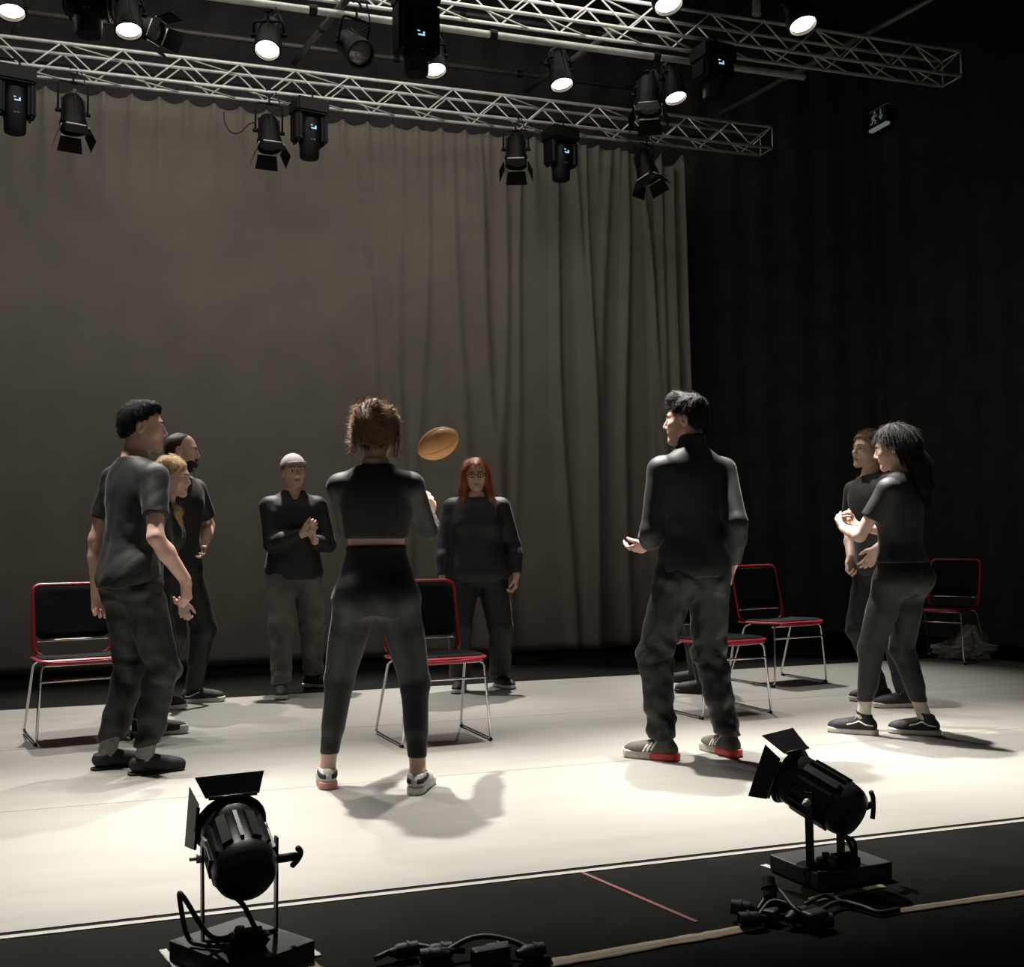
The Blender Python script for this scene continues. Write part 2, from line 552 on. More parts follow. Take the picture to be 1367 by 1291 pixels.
def moving_head(loc, zhook, pan, label, group=None, s=1.0):
    """loc is the underside of the head"""
    root = empty('moving_head', loc, pan, label, 'stage light', group)
    h = zhook - loc[2]
    bm = bmesh.new()
    add_box(bm, (0.27 * s, 0.22 * s, 0.12), (0, 0, h - 0.11))
    bmesh.ops.bevel(bm, geom=bm.edges[:], offset=0.015, segments=2, affect='EDGES')
    finish(bm, 'base', BLACK_PLASTIC, root, False)
    for sg in (-1, 1):
        bm = bmesh.new()
        zl = 0.115
        add_box(bm, (0.058 * s, 0.17 * s, h - 0.16 - zl), (sg * 0.108 * s, 0, (h - 0.16 + zl) / 2))
        bmesh.ops.bevel(bm, geom=bm.edges[:], offset=0.022, segments=3, affect='EDGES')
        finish(bm, 'arm', BLACK_PLASTIC, root, False)
    hd = lathe('head', [(0, 0), (0.070 * s, 0), (0.078 * s, 0.012), (0.080 * s, 0.10), (0.086 * s, 0.12), (0.086 * s, 0.25), (0.07 * s, h - 0.20), (0, h - 0.19)], BLACK_PLASTIC, root, 20)
    scr = mat('blue_status_screen', (0.02, 0.03, 0.04), 0.2, emit=(0.35, 0.62, 0.85), estr=1.1)
    box('display', (0.066 * s, 0.008, 0.042 * s), (0.0, -0.086 * s, 0.235), BLACK_PLASTIC, root)
    bm = bmesh.new()
    add_box(bm, (0.044 * s, 0.003, 0.010), (0.004, -0.091 * s, 0.223))
    add_box(bm, (0.012 * s, 0.003, 0.018), (0.02 * s, -0.091 * s, 0.235))
    add_box(bm, (0.018 * s, 0.003, 0.006), (-0.014 * s, -0.091 * s, 0.247))
    finish(bm, 'screen', scr, root, False)
    box('badge', (0.04 * s, 0.003, 0.012), (0, -0.084 * s, 0.135), mat('grey_badge', (0.06, 0.06, 0.06), 0.4, noise=0.2), root)
    hk = clamp_hook(root, h - 0.05, h - 0.02)
    return root

# the lit lamps under the front truss: lens centres at z 4.19
A_LAMPS = [((15, 15), 'cut by the left frame edge'), ((172, 40), 'half hidden by its shutter, second from the left'), ((357, 66), 'open oval lens above the left curtain, third from left'),
           ((580, 93), 'half hidden behind the box lamp above the thrower'), ((750, 112), 'open round lens above the ball, fifth from left'), ((902, 130), 'last of the row, above the curtain folds')]
aims = [(-0.5, 6.0), (0.2, 5.9), (0.15, 4.95), (2.1, 5.8), (3.1, 5.9), (4.1, 5.9)]
for (pq, l), (tx, ty) in zip(A_LAMPS, aims):
    c = on_y(*pq, 7.16)
    d = Vector((tx - c.x, ty - c.y, -c.z))
    pan = atan2(d.x, -d.y)
    tilt = 90 - math.degrees(math.asin(-d.z / d.length))
    can_lamp(tuple(c), tilt, pan, 4.50, 'lit lamp under the front truss, ' + l, 'lit lamps under the front truss', True, False, 0.078, LAMP_W * (2.2 if 'third from left' in l else 1.0), (tx, ty + 0.15, 0), 42, 'can_lamp')
for x, l, tx in ((2.95, 'lit round lamp at the very top edge, left of the top right lamp', 3.25), (3.86, 'lit round lamp at the top right, beside the front truss', 4.5)):
    can_lamp((x, 5.82, 4.19), 20, 0.15, 4.62, l, 'lit lamps of the nearest row', True, False, 0.083, FRONT_W, (tx, 4.42, 0), 46)
for x, tx in ((-0.75, -0.45), (0.78, 0.95), (1.98, 2.3)):         # the rest of that row hangs above the frame
    spot((x, 5.82, 4.19), (tx, 4.42, 0), FRONT_W, 46, 1.0, 0.042)
pipe((-2.0, 5.84, 4.64), (5.2, 5.84, 4.64), 0.024, 'pipe of the nearest lamp row, just above the frame top')
# unlit lamps and moving heads hanging from the front truss
can_lamp(tuple(on_y(481, 72, 6.95)), 50, 0.35, 4.50, 'unlit black lamp with a glinting lens, left of the centre moving head', None, False, False, 0.083)
can_lamp(tuple(on_y(866, 146, 7.42)), 15, -0.5, 4.50, 'unlit dark lamp hanging over the rear truss, left of the last lit lamp', None, False, True, 0.09)
can_lamp(tuple(on_y(208, 42, 7.6)), 66, 0.9, 4.50, 'dark lamp with a grey shutter right of the half hidden left lamp', None, False, True, 0.07)
moving_head(tuple(on_y(556, 100, 6.82)), 4.62, 0.1, 'boxy moving head with a blue screen over the seam of the front truss', None, 1.0)
moving_head(tuple(on_y(118, 48, 6.95)), 4.60, -0.1, 'boxy moving head at the top left between the first lamps', None, 1.0)
moving_head(tuple(on_y(953, 132, 7.0)), 4.60, 0.15, 'dark moving head with a small screen, right of the last lit lamp', None, 1.0)
# lamps below the rear truss, in front of the curtain
T1Y = 8.98
for px, py, l in ((20, 178, 'leftmost moving head with blue screen, in front of the curtain'), (413, 212, 'moving head beside the looped cable, second below the rear truss'),
                  (749, 241, 'moving head between two shuttered lamps, right part of the rear truss')):
    moving_head(tuple(on_y(px, py, T1Y)), 4.66, 0.22, l, 'moving heads under the rear truss')
SHUT = ((98, 172, 10, 0.25, 'square shuttered lamp, leftmost in front of the curtain top', (-0.4, 6.5)),
        (360, 196, 14, 0.1, 'shuttered lamp with a looped cable, in front of the curtain', (1.1, 6.6)),
        (689, 218, 14, -0.35, 'shuttered lamp tilted right, above the red haired woman', (2.6, 6.4)),
        (866, 238, 16, 0.5, 'shuttered lamp turned left, nearest the curtain right edge', (4.7, 6.0)))
for px, py, tl, pan, l, tg in SHUT:
    can_lamp(tuple(on_y(px, py, T1Y)), tl, pan, 4.66, l, 'shuttered lamps under the rear truss', False, True, 0.088, BACK_W, (tg[0], tg[1] + 1.1, 0), 44)
p = [on_y(x, y, 8.9) for x, y in ((299, 150), (300, 163), (308, 176), (320, 177), (332, 166), (341, 163))]
tag(tube('cable', smooth_path(p), 0.006, BLACK_RUBBER, None, 6), 'thin black cable looped left of a shuttered lamp, against the curtain', 'cable')
# small fittings
q = on_y(1010, 14, 6.4)
r_ = empty('pendant_can', q, 0, 'small pale grey can hanging between the top right lamps', 'stage light')
lathe('shade', [(0, 0.075), (0.022, 0.075), (0.028, 0.055), (0.03, -0.03), (0.026, -0.034), (0.024, 0.04)], mat('grey_enamel', (0.35, 0.34, 0.32), 0.5, noise=0.2), r_, 16)
tube('stem', [(0, 0, 0.07), (0, 0, 0.5)], 0.006, BLACK_METAL, r_, 6)

# exit sign on the right side of the hall
def exit_sign():
    X = 7.62
    a = on_x(1163, 172, X); b = on_x(1187, 165, X)
    c = (a + b) / 2
    root = empty('exit_sign', c, 0, 'small dim exit sign with running figure and arrow, on the right wall', 'sign')
    w, h = 0.30, 0.19
    box('sign_case', (0.04, w, h), (0, 0, h / 2), BLACK_PLASTIC, root, bev=0.004)
    face = box('panel', (0.004, w - 0.02, h - 0.02), (-0.022, 0, h / 2), mat('sign_green', (0.004, 0.018, 0.012), 0.4, emit=(0.1, 0.4, 0.25), estr=0.006), root)
    wm = mat('sign_white', (0.5, 0.55, 0.5), 0.5, emit=(0.6, 0.85, 0.75), estr=0.05)
    def P(y, z): return (-0.026, y, z)
    bm = bmesh.new()                         # running figure (left in view is +Y)
    add_lathe(bm, [(0, -0.003), (0.016, -0.003), (0.016, 0.003), (0, 0.003)], 12, Matrix.Translation(P(0.055, 0.165)) @ Matrix.Rotation(pi / 2, 4, 'Y'))
    for pts, r in (([P(0.062, 0.14), P(0.075, 0.095)], 0.012), ([P(0.062, 0.135), P(0.03, 0.12), P(0.02, 0.135)], 0.007), ([P(0.066, 0.135), P(0.095, 0.125), P(0.105, 0.10)], 0.007),
                   ([P(0.075, 0.095), P(0.04, 0.075), P(0.045, 0.04)], 0.009), ([P(0.078, 0.095), P(0.095, 0.06), P(0.125, 0.055)], 0.009)):
        add_tube(bm, pts, r, 6)
    finish(bm, 'running_figure', wm, face)
    bm = bmesh.new()
    add_tube(bm, [P(-0.05, 0.17), P(-0.05, 0.07)], 0.009, 6)
    add_tube(bm, [P(-0.02, 0.10), P(-0.05, 0.06), P(-0.08, 0.10)], 0.008, 6)
    finish(bm, 'arrow', wm, face)
    box('light_bar', (0.05, w, 0.03), (-0.01, 0, -0.012), mat('sign_bar', (0.5, 0.5, 0.48), 0.5, emit=(0.8, 0.85, 0.8), estr=0.12), root, bev=0.003)
    box('rim', (0.045, w, 0.012), (0, 0, h + 0.004), mat('grey_enamel', (0.3, 0.3, 0.3)), root)
    tube('bracket', [(0, 0.06, h), (0.1, 0.06, h + 0.06)], 0.008, BLACK_METAL, root, 6)
exit_sign()

# ------------------------------------------------------------------ chairs
RED = mat('red_chair_plastic', (0.33, 0.018, 0.035), 0.35, noise=0.08, nscale=20, coat=0.2)
PAD = mat('black_upholstery', (0.010, 0.010, 0.0105), 0.9, noise=0.2, nscale=40, bump=0.2, bscale=500, spec=0.15)
def rounded(pts, rad, seg=5):
    out = []
    n = len(pts)
    for i in range(n):
        a, b, c = Vector(pts[i - 1]), Vector(pts[i]), Vector(pts[(i + 1) % n])
        q = min(rad, (a - b).length * .45, (c - b).length * .45)
        p0, p1 = b + (a - b).normalized() * q, b + (c - b).normalized() * q
        for k in range(seg + 1):
            t = k / seg
            out.append(p0 * (1 - t) ** 2 + b * 2 * t * (1 - t) + p1 * t * t)
    return out
def slab(name, outline, fn, th, m, parent, hole=None, subd=0):
    """outline in (u,v); fn maps (u,v,w) to the chair; a bowed sheet of thickness th, with an optional hole"""
    bm = bmesh.new()
    n = len(outline)
    if hole is None:
        c = sum((Vector(p) for p in outline), Vector((0, 0))) / n
        rings = [[(c + (Vector(p) - c) * s) for p in outline] for s in (1.0, 0.96, 0.75, 0.5, 0.25)]
        ws = [th * 0.5, th, th, th, th]
    else:
        rings = [[Vector(p) for p in outline], [Vector(p) * 0.5 + Vector(q) * 0.5 for p, q in zip(outline, hole)], [Vector(q) for q in hole]]
        ws = [th * 0.6, th, th * 0.6]
    top = [[bm.verts.new(fn(p.x, p.y, w)) for p in r] for r, w in zip(rings, ws)]
    bot = [[bm.verts.new(fn(p.x, p.y, th - w)) for p in r] for r, w in zip(rings, ws)]
    for S, flip in ((top, False), (bot, True)):
        for a, b in zip(S, S[1:]):
            for k in range(n):
                k2 = (k + 1) % n
                f = (a[k], a[k2], b[k2], b[k])
                bm.faces.new(f[::-1] if flip else f)
        if hole is None:
            bm.faces.new(S[-1][::-1] if flip else S[-1])
    for k in range(n):
        k2 = (k + 1) % n
        bm.faces.new((top[0][k], bot[0][k], bot[0][k2], top[0][k2]))
        if hole is not None:
            bm.faces.new((top[-1][k], top[-1][k2], bot[-1][k2], bot[-1][k]))
    return finish(bm, name, m, parent)
def make_chair():
    root = empty('stacking_chair')
    # faces -Y
    sw, sd, sh = 0.235, 0.22, 0.445
    def seat(u, v, w): return Vector((u, v, sh - 0.012 + w + 0.012 * (v / sd) * -1 * 0.6 - 0.010 * (1 - (u / sw) ** 2)))
    slab('seat_shell', rounded([(-sw, -sd), (sw, -sd), (sw, sd), (-sw, sd)], 0.05), seat, 0.016, RED, root)
    def seat2(u, v, w): return seat(u, v, w + 0.014)
    slab('seat_pad', rounded([(-sw + .018, -sd + .016), (sw - .018, -sd + .016), (sw - .018, sd - .03), (-sw + .018, sd - .03)], 0.05), seat2, 0.014, PAD, root)
    bm = bmesh.new()                         # front lip of the shell
    add_tube(bm, [seat(u, -sd + 0.004, 0.004) + Vector((0, 0, -0.006)) for u in np.linspace(-sw + .04, sw - .04, 9)], 0.011, 8)
    finish(bm, 'seat_lip', RED, root)
    # backrest: a red frame with side arms running down to the seat, a black pad in it
    def back(u, v, w):                       # v is height
        y = sd - 0.02 + 0.09 * (v - sh) / 0.39 + 0.025 * (1 - (u / 0.23) ** 2)
        return Vector((u, y - w, v))
    O = rounded([(-0.225, sh - 0.005), (0.225, sh - 0.005), (0.22, 0.845), (-0.22, 0.845)], 0.055)
    Hh = rounded([(-0.195, sh + 0.002), (0.195, sh + 0.002), (0.20, 0.825), (-0.20, 0.825)], 0.045)
    slab('back_frame', O, back, 0.018, RED, root, Hh)
    def back2(u, v, w): return back(u, v, w + 0.001)
    slab('back_pad', rounded([(-0.203, sh + 0.085), (0.203, sh + 0.085), (0.205, 0.83), (-0.205, 0.83)], 0.05), back2, 0.02, PAD, root)
    tube('back_rail', [back(u, sh + 0.075, 0.006) for u in np.linspace(-0.2, 0.2, 9)], 0.006, CHROME, root, 8)
    for s in (-1, 1):
        pts = fillet([(s * 0.19, -0.16, sh - 0.02), (s * 0.218, -0.185, sh - 0.035), (s * 0.243, -0.205, 0.010), (s * 0.250, 0.285, 0.010), (s * 0.222, 0.13, sh - 0.04), (s * 0.19, 0.10, sh - 0.02)], 0.035, 4)
        tube('leg_frame', pts, 0.0075, CHROME, root, 8)
        bm = bmesh.new()
        for yy in (-0.19, 0.255):
            add_tube(bm, [(s * 0.2455, yy - 0.015, 0.0075), (s * 0.2455, yy + 0.015, 0.0075)], 0.0085, 8)
        finish(bm, 'glide', BLACK_PLASTIC, root)
    tube('stretcher', [(-0.2235, -0.190, 0.335), (0.2235, -0.190, 0.335)], 0.007, CHROME, root, 8)
    tube('seat_bar', [(-0.2, -0.14, sh - 0.03), (0.2, -0.14, sh - 0.03)], 0.007, CHROME, root, 8)
    return root
chair0 = make_chair()
CHAIRS = []
def place_chair(loc, rz, label, first=[True]):
    c = chair0 if first[0] else copy_tree(chair0)
    first[0] = False
    c.location = (loc[0], loc[1], 0)
    c.rotation_euler = (0, 0, rz)
    tag(c, label, 'chair', 'red stacking chairs on the stage')
    return c
def chair_at(front_left_px, rz, label):
    """put the image-left front foot on a floor pixel; rz 0 faces the house"""
    g = ground(*front_left_px)
    off = Matrix.Rotation(rz, 3, 'Z') @ Vector((-0.247, -0.205, 0))
    return place_chair(g - off, rz, label)
chair_at((47, 997), radians(11), 'red and black chair at the left, behind the man in black socks')
chair_at((537, 999), radians(4), 'red and black chair in the middle, behind the thrower legs')
chair_at((938, 961), radians(6), 'red chair half hidden behind the legs of the man in turtleneck')
chair_at((1034, 918), radians(10), 'red and black chair right of the man in turtleneck')
g = ground(1288, 888)
place_chair(g - (Matrix.Rotation(radians(-62), 3, 'Z') @ Vector((0.247, -0.205, 0))) , radians(-62), 'dim chair at the far right, beside the plastic bag')

# ------------------------------------------------------------------ crumpled plastic bag by the far chair
def plastic_bag():
    c = ground(1292, 880)
    bm = bmesh.new()
    bmesh.ops.create_icosphere(bm, subdivisions=5, radius=1.0)
    from mathutils import noise
    for v in bm.verts:
        p = v.co.copy()
        n = noise.noise(p * 1.7) * 0.35 + abs(noise.noise(p * 3.7 + Vector((3, 1, 7)))) * 0.42 - abs(noise.noise(p * 7.5)) * 0.16
        q = p * (0.78 + n)
        q.x *= 0.27; q.y *= 0.17
        q.z = q.z * 0.16 + 0.12
        if q.z > 0.1: q.z = 0.1 + (q.z - 0.1) * (1.25 - 1.4 * abs(p.x - 0.1))
        q.z = max(q.z, 0.004 + 0.01 * abs(noise.noise(p * 5)))
        v.co = q
    m = mat('clear_crumpled_plastic', (0.50, 0.49, 0.46), 0.28, noise=0.15, nscale=9, trans=0.12, bump=0.25, bscale=16, spec=0.6)
    root = empty('plastic_bag', c, radians(-15), 'crumpled clear plastic bag lying under the dim far right chair', 'bag')
    finish(bm, 'film', m, root)
    kn = bmesh.new()
    bmesh.ops.create_icosphere(kn, subdivisions=2, radius=0.05)
    for v in kn.verts:
        v.co = Vector((v.co.x * 1.5 - 0.25, v.co.y * 0.8, v.co.z * 0.7 + 0.11 + 0.02 * noise.noise(v.co * 40)))
    finish(kn, 'gathered_end', m, root)
plastic_bag()

# ------------------------------------------------------------------ the ball in the air
def ball():
    c = on_y(585, 592, 5.9)
    root = empty('ball', c, 0, 'orange oval ball flying between the thrower and the red haired woman', 'ball')
    m = mat('orange_leather', (0.95, 0.47, 0.18), 0.5, noise=0.12, nscale=14, bump=0.2, bscale=260)
    vd = bpy.data.objects
    ax = (CR @ Vector((0.83, 0.45, -0.30))).normalized()
    M = axis_matrix((0, 0, 0), ax)
    prof = []
    for k in range(25):
        t = -1 + 2 * k / 24
        prof.append((0.083 * max(0.0, 1 - abs(t) ** 2.1) ** 0.62, 0.125 * t))
    lathe('panel_skin', prof, m, root, 32, M)
    seam = mat('tan_seam', (0.5, 0.2, 0.08), 0.6, noise=0.2)
    bm = bmesh.new()
    for k in range(4):
        a = k * pi / 2 + 0.5
        pts = [M @ Vector((r * cos(a) * 1.004, r * sin(a) * 1.004, z)) for r, z in prof[1:-1]]
        add_tube(bm, pts, 0.0016, 5)
    finish(bm, 'seam', seam, root)
ball()

# ------------------------------------------------------------------ the two lamps standing on the floor in front
def at_depth(px, py, D):
    d = ray(px, py)
    return CAM + d * (D / d.dot(CR @ Vector((0, 0, -1))))
def floor_lamp(label, base_c, base_size, base_rz, rear, front, r, flaps, rim=None):
    root = empty('floor_lamp', (base_c[0], base_c[1], 0), 0, label, 'stage light')
    O = Vector((base_c[0], base_c[1], 0))
    RZ = Matrix.Rotation(base_rz, 4, 'Z')
    bt = 0.052
    bs = box('base_board', (base_size[0], base_size[1], bt), (0, 0, bt / 2), BLACK_MATT, root, Matrix.Rotation(base_rz, 3, 'Z'), 0.004)
    rear, front = Vector(rear) - O, Vector(front) - O
    ax = (front - rear)
    L = ax.length
    M = axis_matrix(rear, ax)                  # local Z = beam, local Y = up, local X = sideways
    lathe('barrel', [(0, -0.012), (r * 0.55, -0.012), (r * 0.80, -0.004), (r * 0.93, 0.012), (r, 0.035), (r, 0.05), (r * 0.955, 0.052), (r * 0.955, L - 0.055), (r, L - 0.05), (r, L - 0.012), (r * 1.06, L - 0.012), (r * 1.06, L + 0.006), (r * 0.93, L + 0.006), (r * 0.9, L - 0.03), (0, L - 0.03)],
          LAMP_PAINT, root, 28, M)
    rib = None
    for k in range(14):                        # long cooling ribs of the housing
        a = 2 * pi * k / 14 + 0.12
        bm = bmesh.new()
        Mr = M @ Matrix.Rotation(a, 4, 'Z')
        for v in add_box(bm, (1, 1, 1)):
            v.co = Mr @ Vector((r * 0.985 + v.co.x * 0.016, v.co.y * (0.010 if k % 2 else 0.026), L * 0.5 + v.co.z * (L - 0.115)))
        finish(bm, 'rib', LAMP_PAINT, root, False)
    box_m = mat('grey_rating_plate', (0.05, 0.05, 0.048), 0.4, noise=0.2)
    bm = bmesh.new()
    for v in add_box(bm, (1, 1, 1)):
        v.co = M @ Vector((v.co.x * 0.034, 0.012 + v.co.y * 0.014, -0.0125 + v.co.z * 0.003))
    finish(bm, 'rating_plate', box_m, root, False)
    lathe('lens', [(0, L - 0.012), (r * 0.6, L - 0.016), (r * 0.9, L - 0.028)], mat('dark_glass_lens', (0.1, 0.1, 0.1), 0.12), root, 24, M)
    # colour frame runners and flaps
    w0, w1 = r * 0.86, r * 1.12
    for ang, tilt, ln in flaps:
        Mk = M @ Matrix.Rotation(ang, 4, 'Z') @ Matrix.Translation((0, r * 1.07, L + 0.008)) @ Matrix.Rotation(radians(tilt), 4, 'X')
        plate('barn_door', [(-w0, 0), (w0, 0), (w1, ln), (-w1, ln)], 0.0022, LAMP_PAINT, root, Mk)
        Mh = M @ Matrix.Rotation(ang, 4, 'Z')
        tube('hinge', [Mh @ Vector((-w0 * 0.9, r * 1.08, L + 0.004)), Mh @ Vector((w0 * 0.9, r * 1.08, L + 0.004))], 0.005, LAMP_PAINT, root, 8)
    sq = r * 1.1
    bm = bmesh.new()
    pts = [M @ Vector((sq * cos(t), sq * sin(t), L + 0.002)) for t in np.linspace(0, 2 * pi, 25)[:-1]]
    add_tube(bm, pts, 0.006, 6, True)
    finish(bm, 'colour_frame', LAMP_PAINT, root)
    # yoke: two flat arms from the board up to the pivots at the sides
    mid = M @ Vector((0, 0, L * 0.46))
    X = (M.to_3x3() @ Vector((-1, 0, 0))).normalized()
    w = r * 1.16
    for s in (-1, 1):
        p = mid + X * (s * w)
        q = Vector((mid.x + X.x * s * w * 0.98, mid.y + X.y * s * w * 0.98, bt + 0.004))
        bm = bmesh.new()
        Xh = Vector((X.x, X.y, 0)).normalized()
        F = Vector((-Xh.y, Xh.x, 0))
        ring = []
        for c in (q, p + Vector((0, 0, 0.03))):
            ring.append([bm.verts.new(c + F * (0.013 * a) + Xh * (0.003 * b)) for a, b in ((-1, -1), (1, -1), (1, 1), (-1, 1))])
        bm.faces.new(ring[0][::-1]); bm.faces.new(ring[1])
        for k in range(4):
            bm.faces.new((ring[0][k], ring[0][(k + 1) % 4], ring[1][(k + 1) % 4], ring[1][k]))
        finish(bm, 'yoke_arm', LAMP_PAINT, root, False)
    q0 = Vector((mid.x - X.x * w, mid.y - X.y * w, bt + 0.004))
    q1 = Vector((mid.x + X.x * w, mid.y + X.y * w, bt + 0.004))
    bm = bmesh.new()
    add_tube(bm, [q0, q1], 0.007, 6)
    add_lathe(bm, [(0.03, bt), (0.03, bt + 0.012), (0.012, bt + 0.014), (0.012, bt + 0.03), (0, bt + 0.03)], 12, Matrix.Translation((mid.x, mid.y, 0)))
    finish(bm, 'yoke_foot', LAMP_PAINT, root)
    # locking handle on the right: a stub with a cross bar
    hb = mid + X * (w + 0.002) - (M.to_3x3() @ Vector((0, 0, 1))) * (L * (0.2 if rim else 0.40))
    bm = bmesh.new()
    add_tube(bm, [hb - X * 0.01, hb + X * 0.042], 0.011, 10)
    U = (M.to_3x3() @ Vector((0, 0.9, -0.45))).normalized()
    if not rim: U = Vector((0, 0, 1)) * 0.9
    add_tube(bm, smooth_path([hb + X * 0.036 + U * 0.045, hb + X * 0.048 + U * 0.02, hb + X * 0.048 - U * 0.02, hb + X * 0.040 - U * 0.05], 4), [0.008] * 13, 8)
    finish(bm, 'locking_handle', BLACK_PLASTIC, root)
    bm = bmesh.new()
    hb2 = mid - X * (w + 0.002)
    add_tube(bm, [hb2 + X * 0.005, hb2 - X * 0.012], 0.012, 10)
    add_tube(bm, [hb2 - X * 0.012, hb2 - X * 0.03], 0.005, 8)
    finish(bm, 'pivot_bolt', ALU, root)
    # leads: from the back of the housing to the board
    lo = M @ Vector((r * 0.25, -r * 0.86, 0.02))
    pts = smooth_path([lo, lo + Vector((0.02, -0.02, -0.02)), Vector((lo.x * 0.6 + q1.x * 0.5, lo.y - 0.02, bt + 0.035)), Vector((q1.x * 0.7, q1.y - 0.03, bt + 0.008)), Vector((0.0, -0.02, bt + 0.006))], 7)
    tube('cable', pts, 0.0065, BLACK_RUBBER, root, 8)
    lp = smooth_path([Vector((mid.x, mid.y - 0.02, bt + 0.02)), q0 + Vector((0.02, -0.05, 0.03)), q0 + Vector((-0.045, -0.02, 0.125)), q0 + Vector((-0.055, 0, 0.12)), q0 + Vector((-0.035, 0.0, 0.02)), q0 + Vector((0.0, -0.03, 0.006)), q0 + Vector((0.05, -0.06, 0.006))], 7)
    if rim: tube('looped_cable', lp, 0.0065, BLACK_RUBBER, root, 8)
    else:
        e = M @ Vector((r * 0.5, -r * 0.7, -0.01))
        lp = smooth_path([e, e + Vector((0.03, -0.005, -0.02)), e + Vector((0.035, 0.0, -0.07)), Vector((e.x + 0.02, e.y, bt + 0.01)), Vector((e.x - 0.04, e.y - 0.02, bt + 0.006)), Vector((e.x - 0.10, e.y, bt + 0.006))], 7)
        tube('looped_cable', lp, 0.006, BLACK_RUBBER, root, 8)
    sh = mid + Vector((0.0, -0.10, 0))
    bm = bmesh.new()
    for v in add_box(bm, (0.09, 0.06, 0.045)):
        v.co = Vector((mid.x + 0.015, mid.y - 0.075, bt + 0.022)) + v.co
    bmesh.ops.bevel(bm, geom=bm.edges[:], offset=0.01, segments=2, affect='EDGES')
    finish(bm, 'terminal_box', BLACK_PLASTIC, root, False)
    return root
floor_lamp('black lamp on a low board at the front left, beam end up and away', (0.262, 3.03), (0.30, 0.235), radians(-58),
           at_depth(331, 1172, 2.84), at_depth(308, 1102, 3.03), 0.083, [(0.0, 58, 0.062), (-pi / 2, 72, 0.055)], True)
floor_lamp('black lamp on a low board at the front right, tipped up to the left', (2.095, 3.12), (0.29, 0.24), radians(6),
           at_depth(1141, 1088, 3.46), at_depth(1055, 1036, 3.62), 0.083, [(0.0, 74, 0.085), (-pi / 2, 80, 0.06)], None)

# ------------------------------------------------------------------ tape and leads on the dark floor
MASK = mat('beige_masking_tape', (0.24, 0.20, 0.135), 0.65, noise=0.22, nscale=22, bump=0.2, bscale=60, stretch=(1, 5, 1))
def tape_strip(label, pix, halfw, ridge=0.006, name='tape_strip', m=None, seed=1):
    rr = random.Random(seed)
    P = smooth_path([ground(*p) for p in pix], 6)
    c = P[0].copy()
    bm = bmesh.new()
    prev = None
    prof = [(-1, 0.0006), (-0.45, 0.001), (-0.22, 0.5 * ridge), (0, ridge), (0.22, 0.5 * ridge), (0.45, 0.001), (1, 0.0006)]
    for i, p in enumerate(P):
        t = (P[min(i + 1, len(P) - 1)] - P[max(i - 1, 0)]).normalized()
        nrm = Vector((-t.y, t.x, 0))
        w = halfw * (1 + rr.uniform(-0.12, 0.12))
        row = [bm.verts.new(p - c + nrm * (a * w) + Vector((0, 0, z + 0.0012 * rr.random() - 0.003))) for a, z in prof]
        if prev:
            for k in range(len(prof) - 1):
                bm.faces.new((prev[k], prev[k + 1], row[k + 1], row[k]))
        prev = row
    o = finish(bm, name, m or MASK)
    o.location = c + Vector((0, 0, 0.0015))
    md = o.modifiers.new('thickness', 'SOLIDIFY'); md.thickness = 0.0012; md.offset = 1
    return tag(o, label, 'tape')
tape_strip('beige tape over a cable between the two plug clusters', [(732, 1286), (800, 1275), (880, 1260), (950, 1248), (1006, 1237)], 0.026, seed=2)
tape_strip('beige tape over a cable running out to the right frame edge', [(1172, 1220), (1240, 1210), (1310, 1200), (1420, 1184)], 0.019, seed=3)
tape_strip('short beige tape just behind the right plug cluster', [(1084, 1202), (1120, 1193), (1150, 1187), (1178, 1182)], 0.019, 0.003, seed=4)
tape_strip('beige tape crossing the front corner of the left lamp board', [(358, 1262), (385, 1276), (420, 1296)], 0.030, 0.004, seed=5)
WT = mat('white_gaffer', (0.36, 0.355, 0.335), 0.55, noise=0.1, nscale=30)
tape_strip('white tape mark at the left edge of the right lamp board', [(1019, 1154), (1055, 1167), (1093, 1180)], 0.012, 0.0, 'tape_mark', WT, 6)
tape_strip('white tape mark at the left edge of the left lamp board', [(217, 1267), (229, 1281), (244, 1300)], 0.011, 0.0, 'tape_mark', WT, 7)
tape_strip('tiny white tape mark at the right corner of the left lamp board', [(415, 1268), (425, 1276)], 0.010, 0.0, 'tape_mark', WT, 8)

def plug(parent, p, d, L=0.075, r=0.02):
    M = axis_matrix(p, d)
    lathe('plug', [(0, 0), (r * 0.5, 0), (r * 0.62, 0.012), (r * 0.95, 0.02), (r, 0.026), (r, L * 0.6), (r * 1.18, L * 0.61), (r * 1.18, L * 0.7), (r, L * 0.71), (r, L), (r * 0.8, L), (r * 0.8, L - 0.01), (0, L - 0.01)], BLACK_RUBBER, parent, 14, M)
def cluster(label, spots, leads, boxes):
    c = ground(*spots[0][0])
    root = empty('plug_cluster', c, 0, label, 'cable')
    for (px, py), z, ang, el in spots:
        p = ground(px, py) - c + Vector((0, 0, z))
        plug(root, p, (cos(ang) * cos(el), sin(ang) * cos(el), sin(el)))
    for pts, r in leads:
        P = smooth_path([ground(x, y) - c + Vector((0, 0, z)) for (x, y), z in pts], 7)
        tube('lead', P, r, BLACK_RUBBER, root, 8)
    for (px, py), size, rz in boxes:
        p = ground(px, py) - c
        box('socket_box', size, (p.x, p.y, size[2] / 2), BLACK_RUBBER, root, Matrix.Rotation(rz, 3, 'Z'), 0.008)
    return root
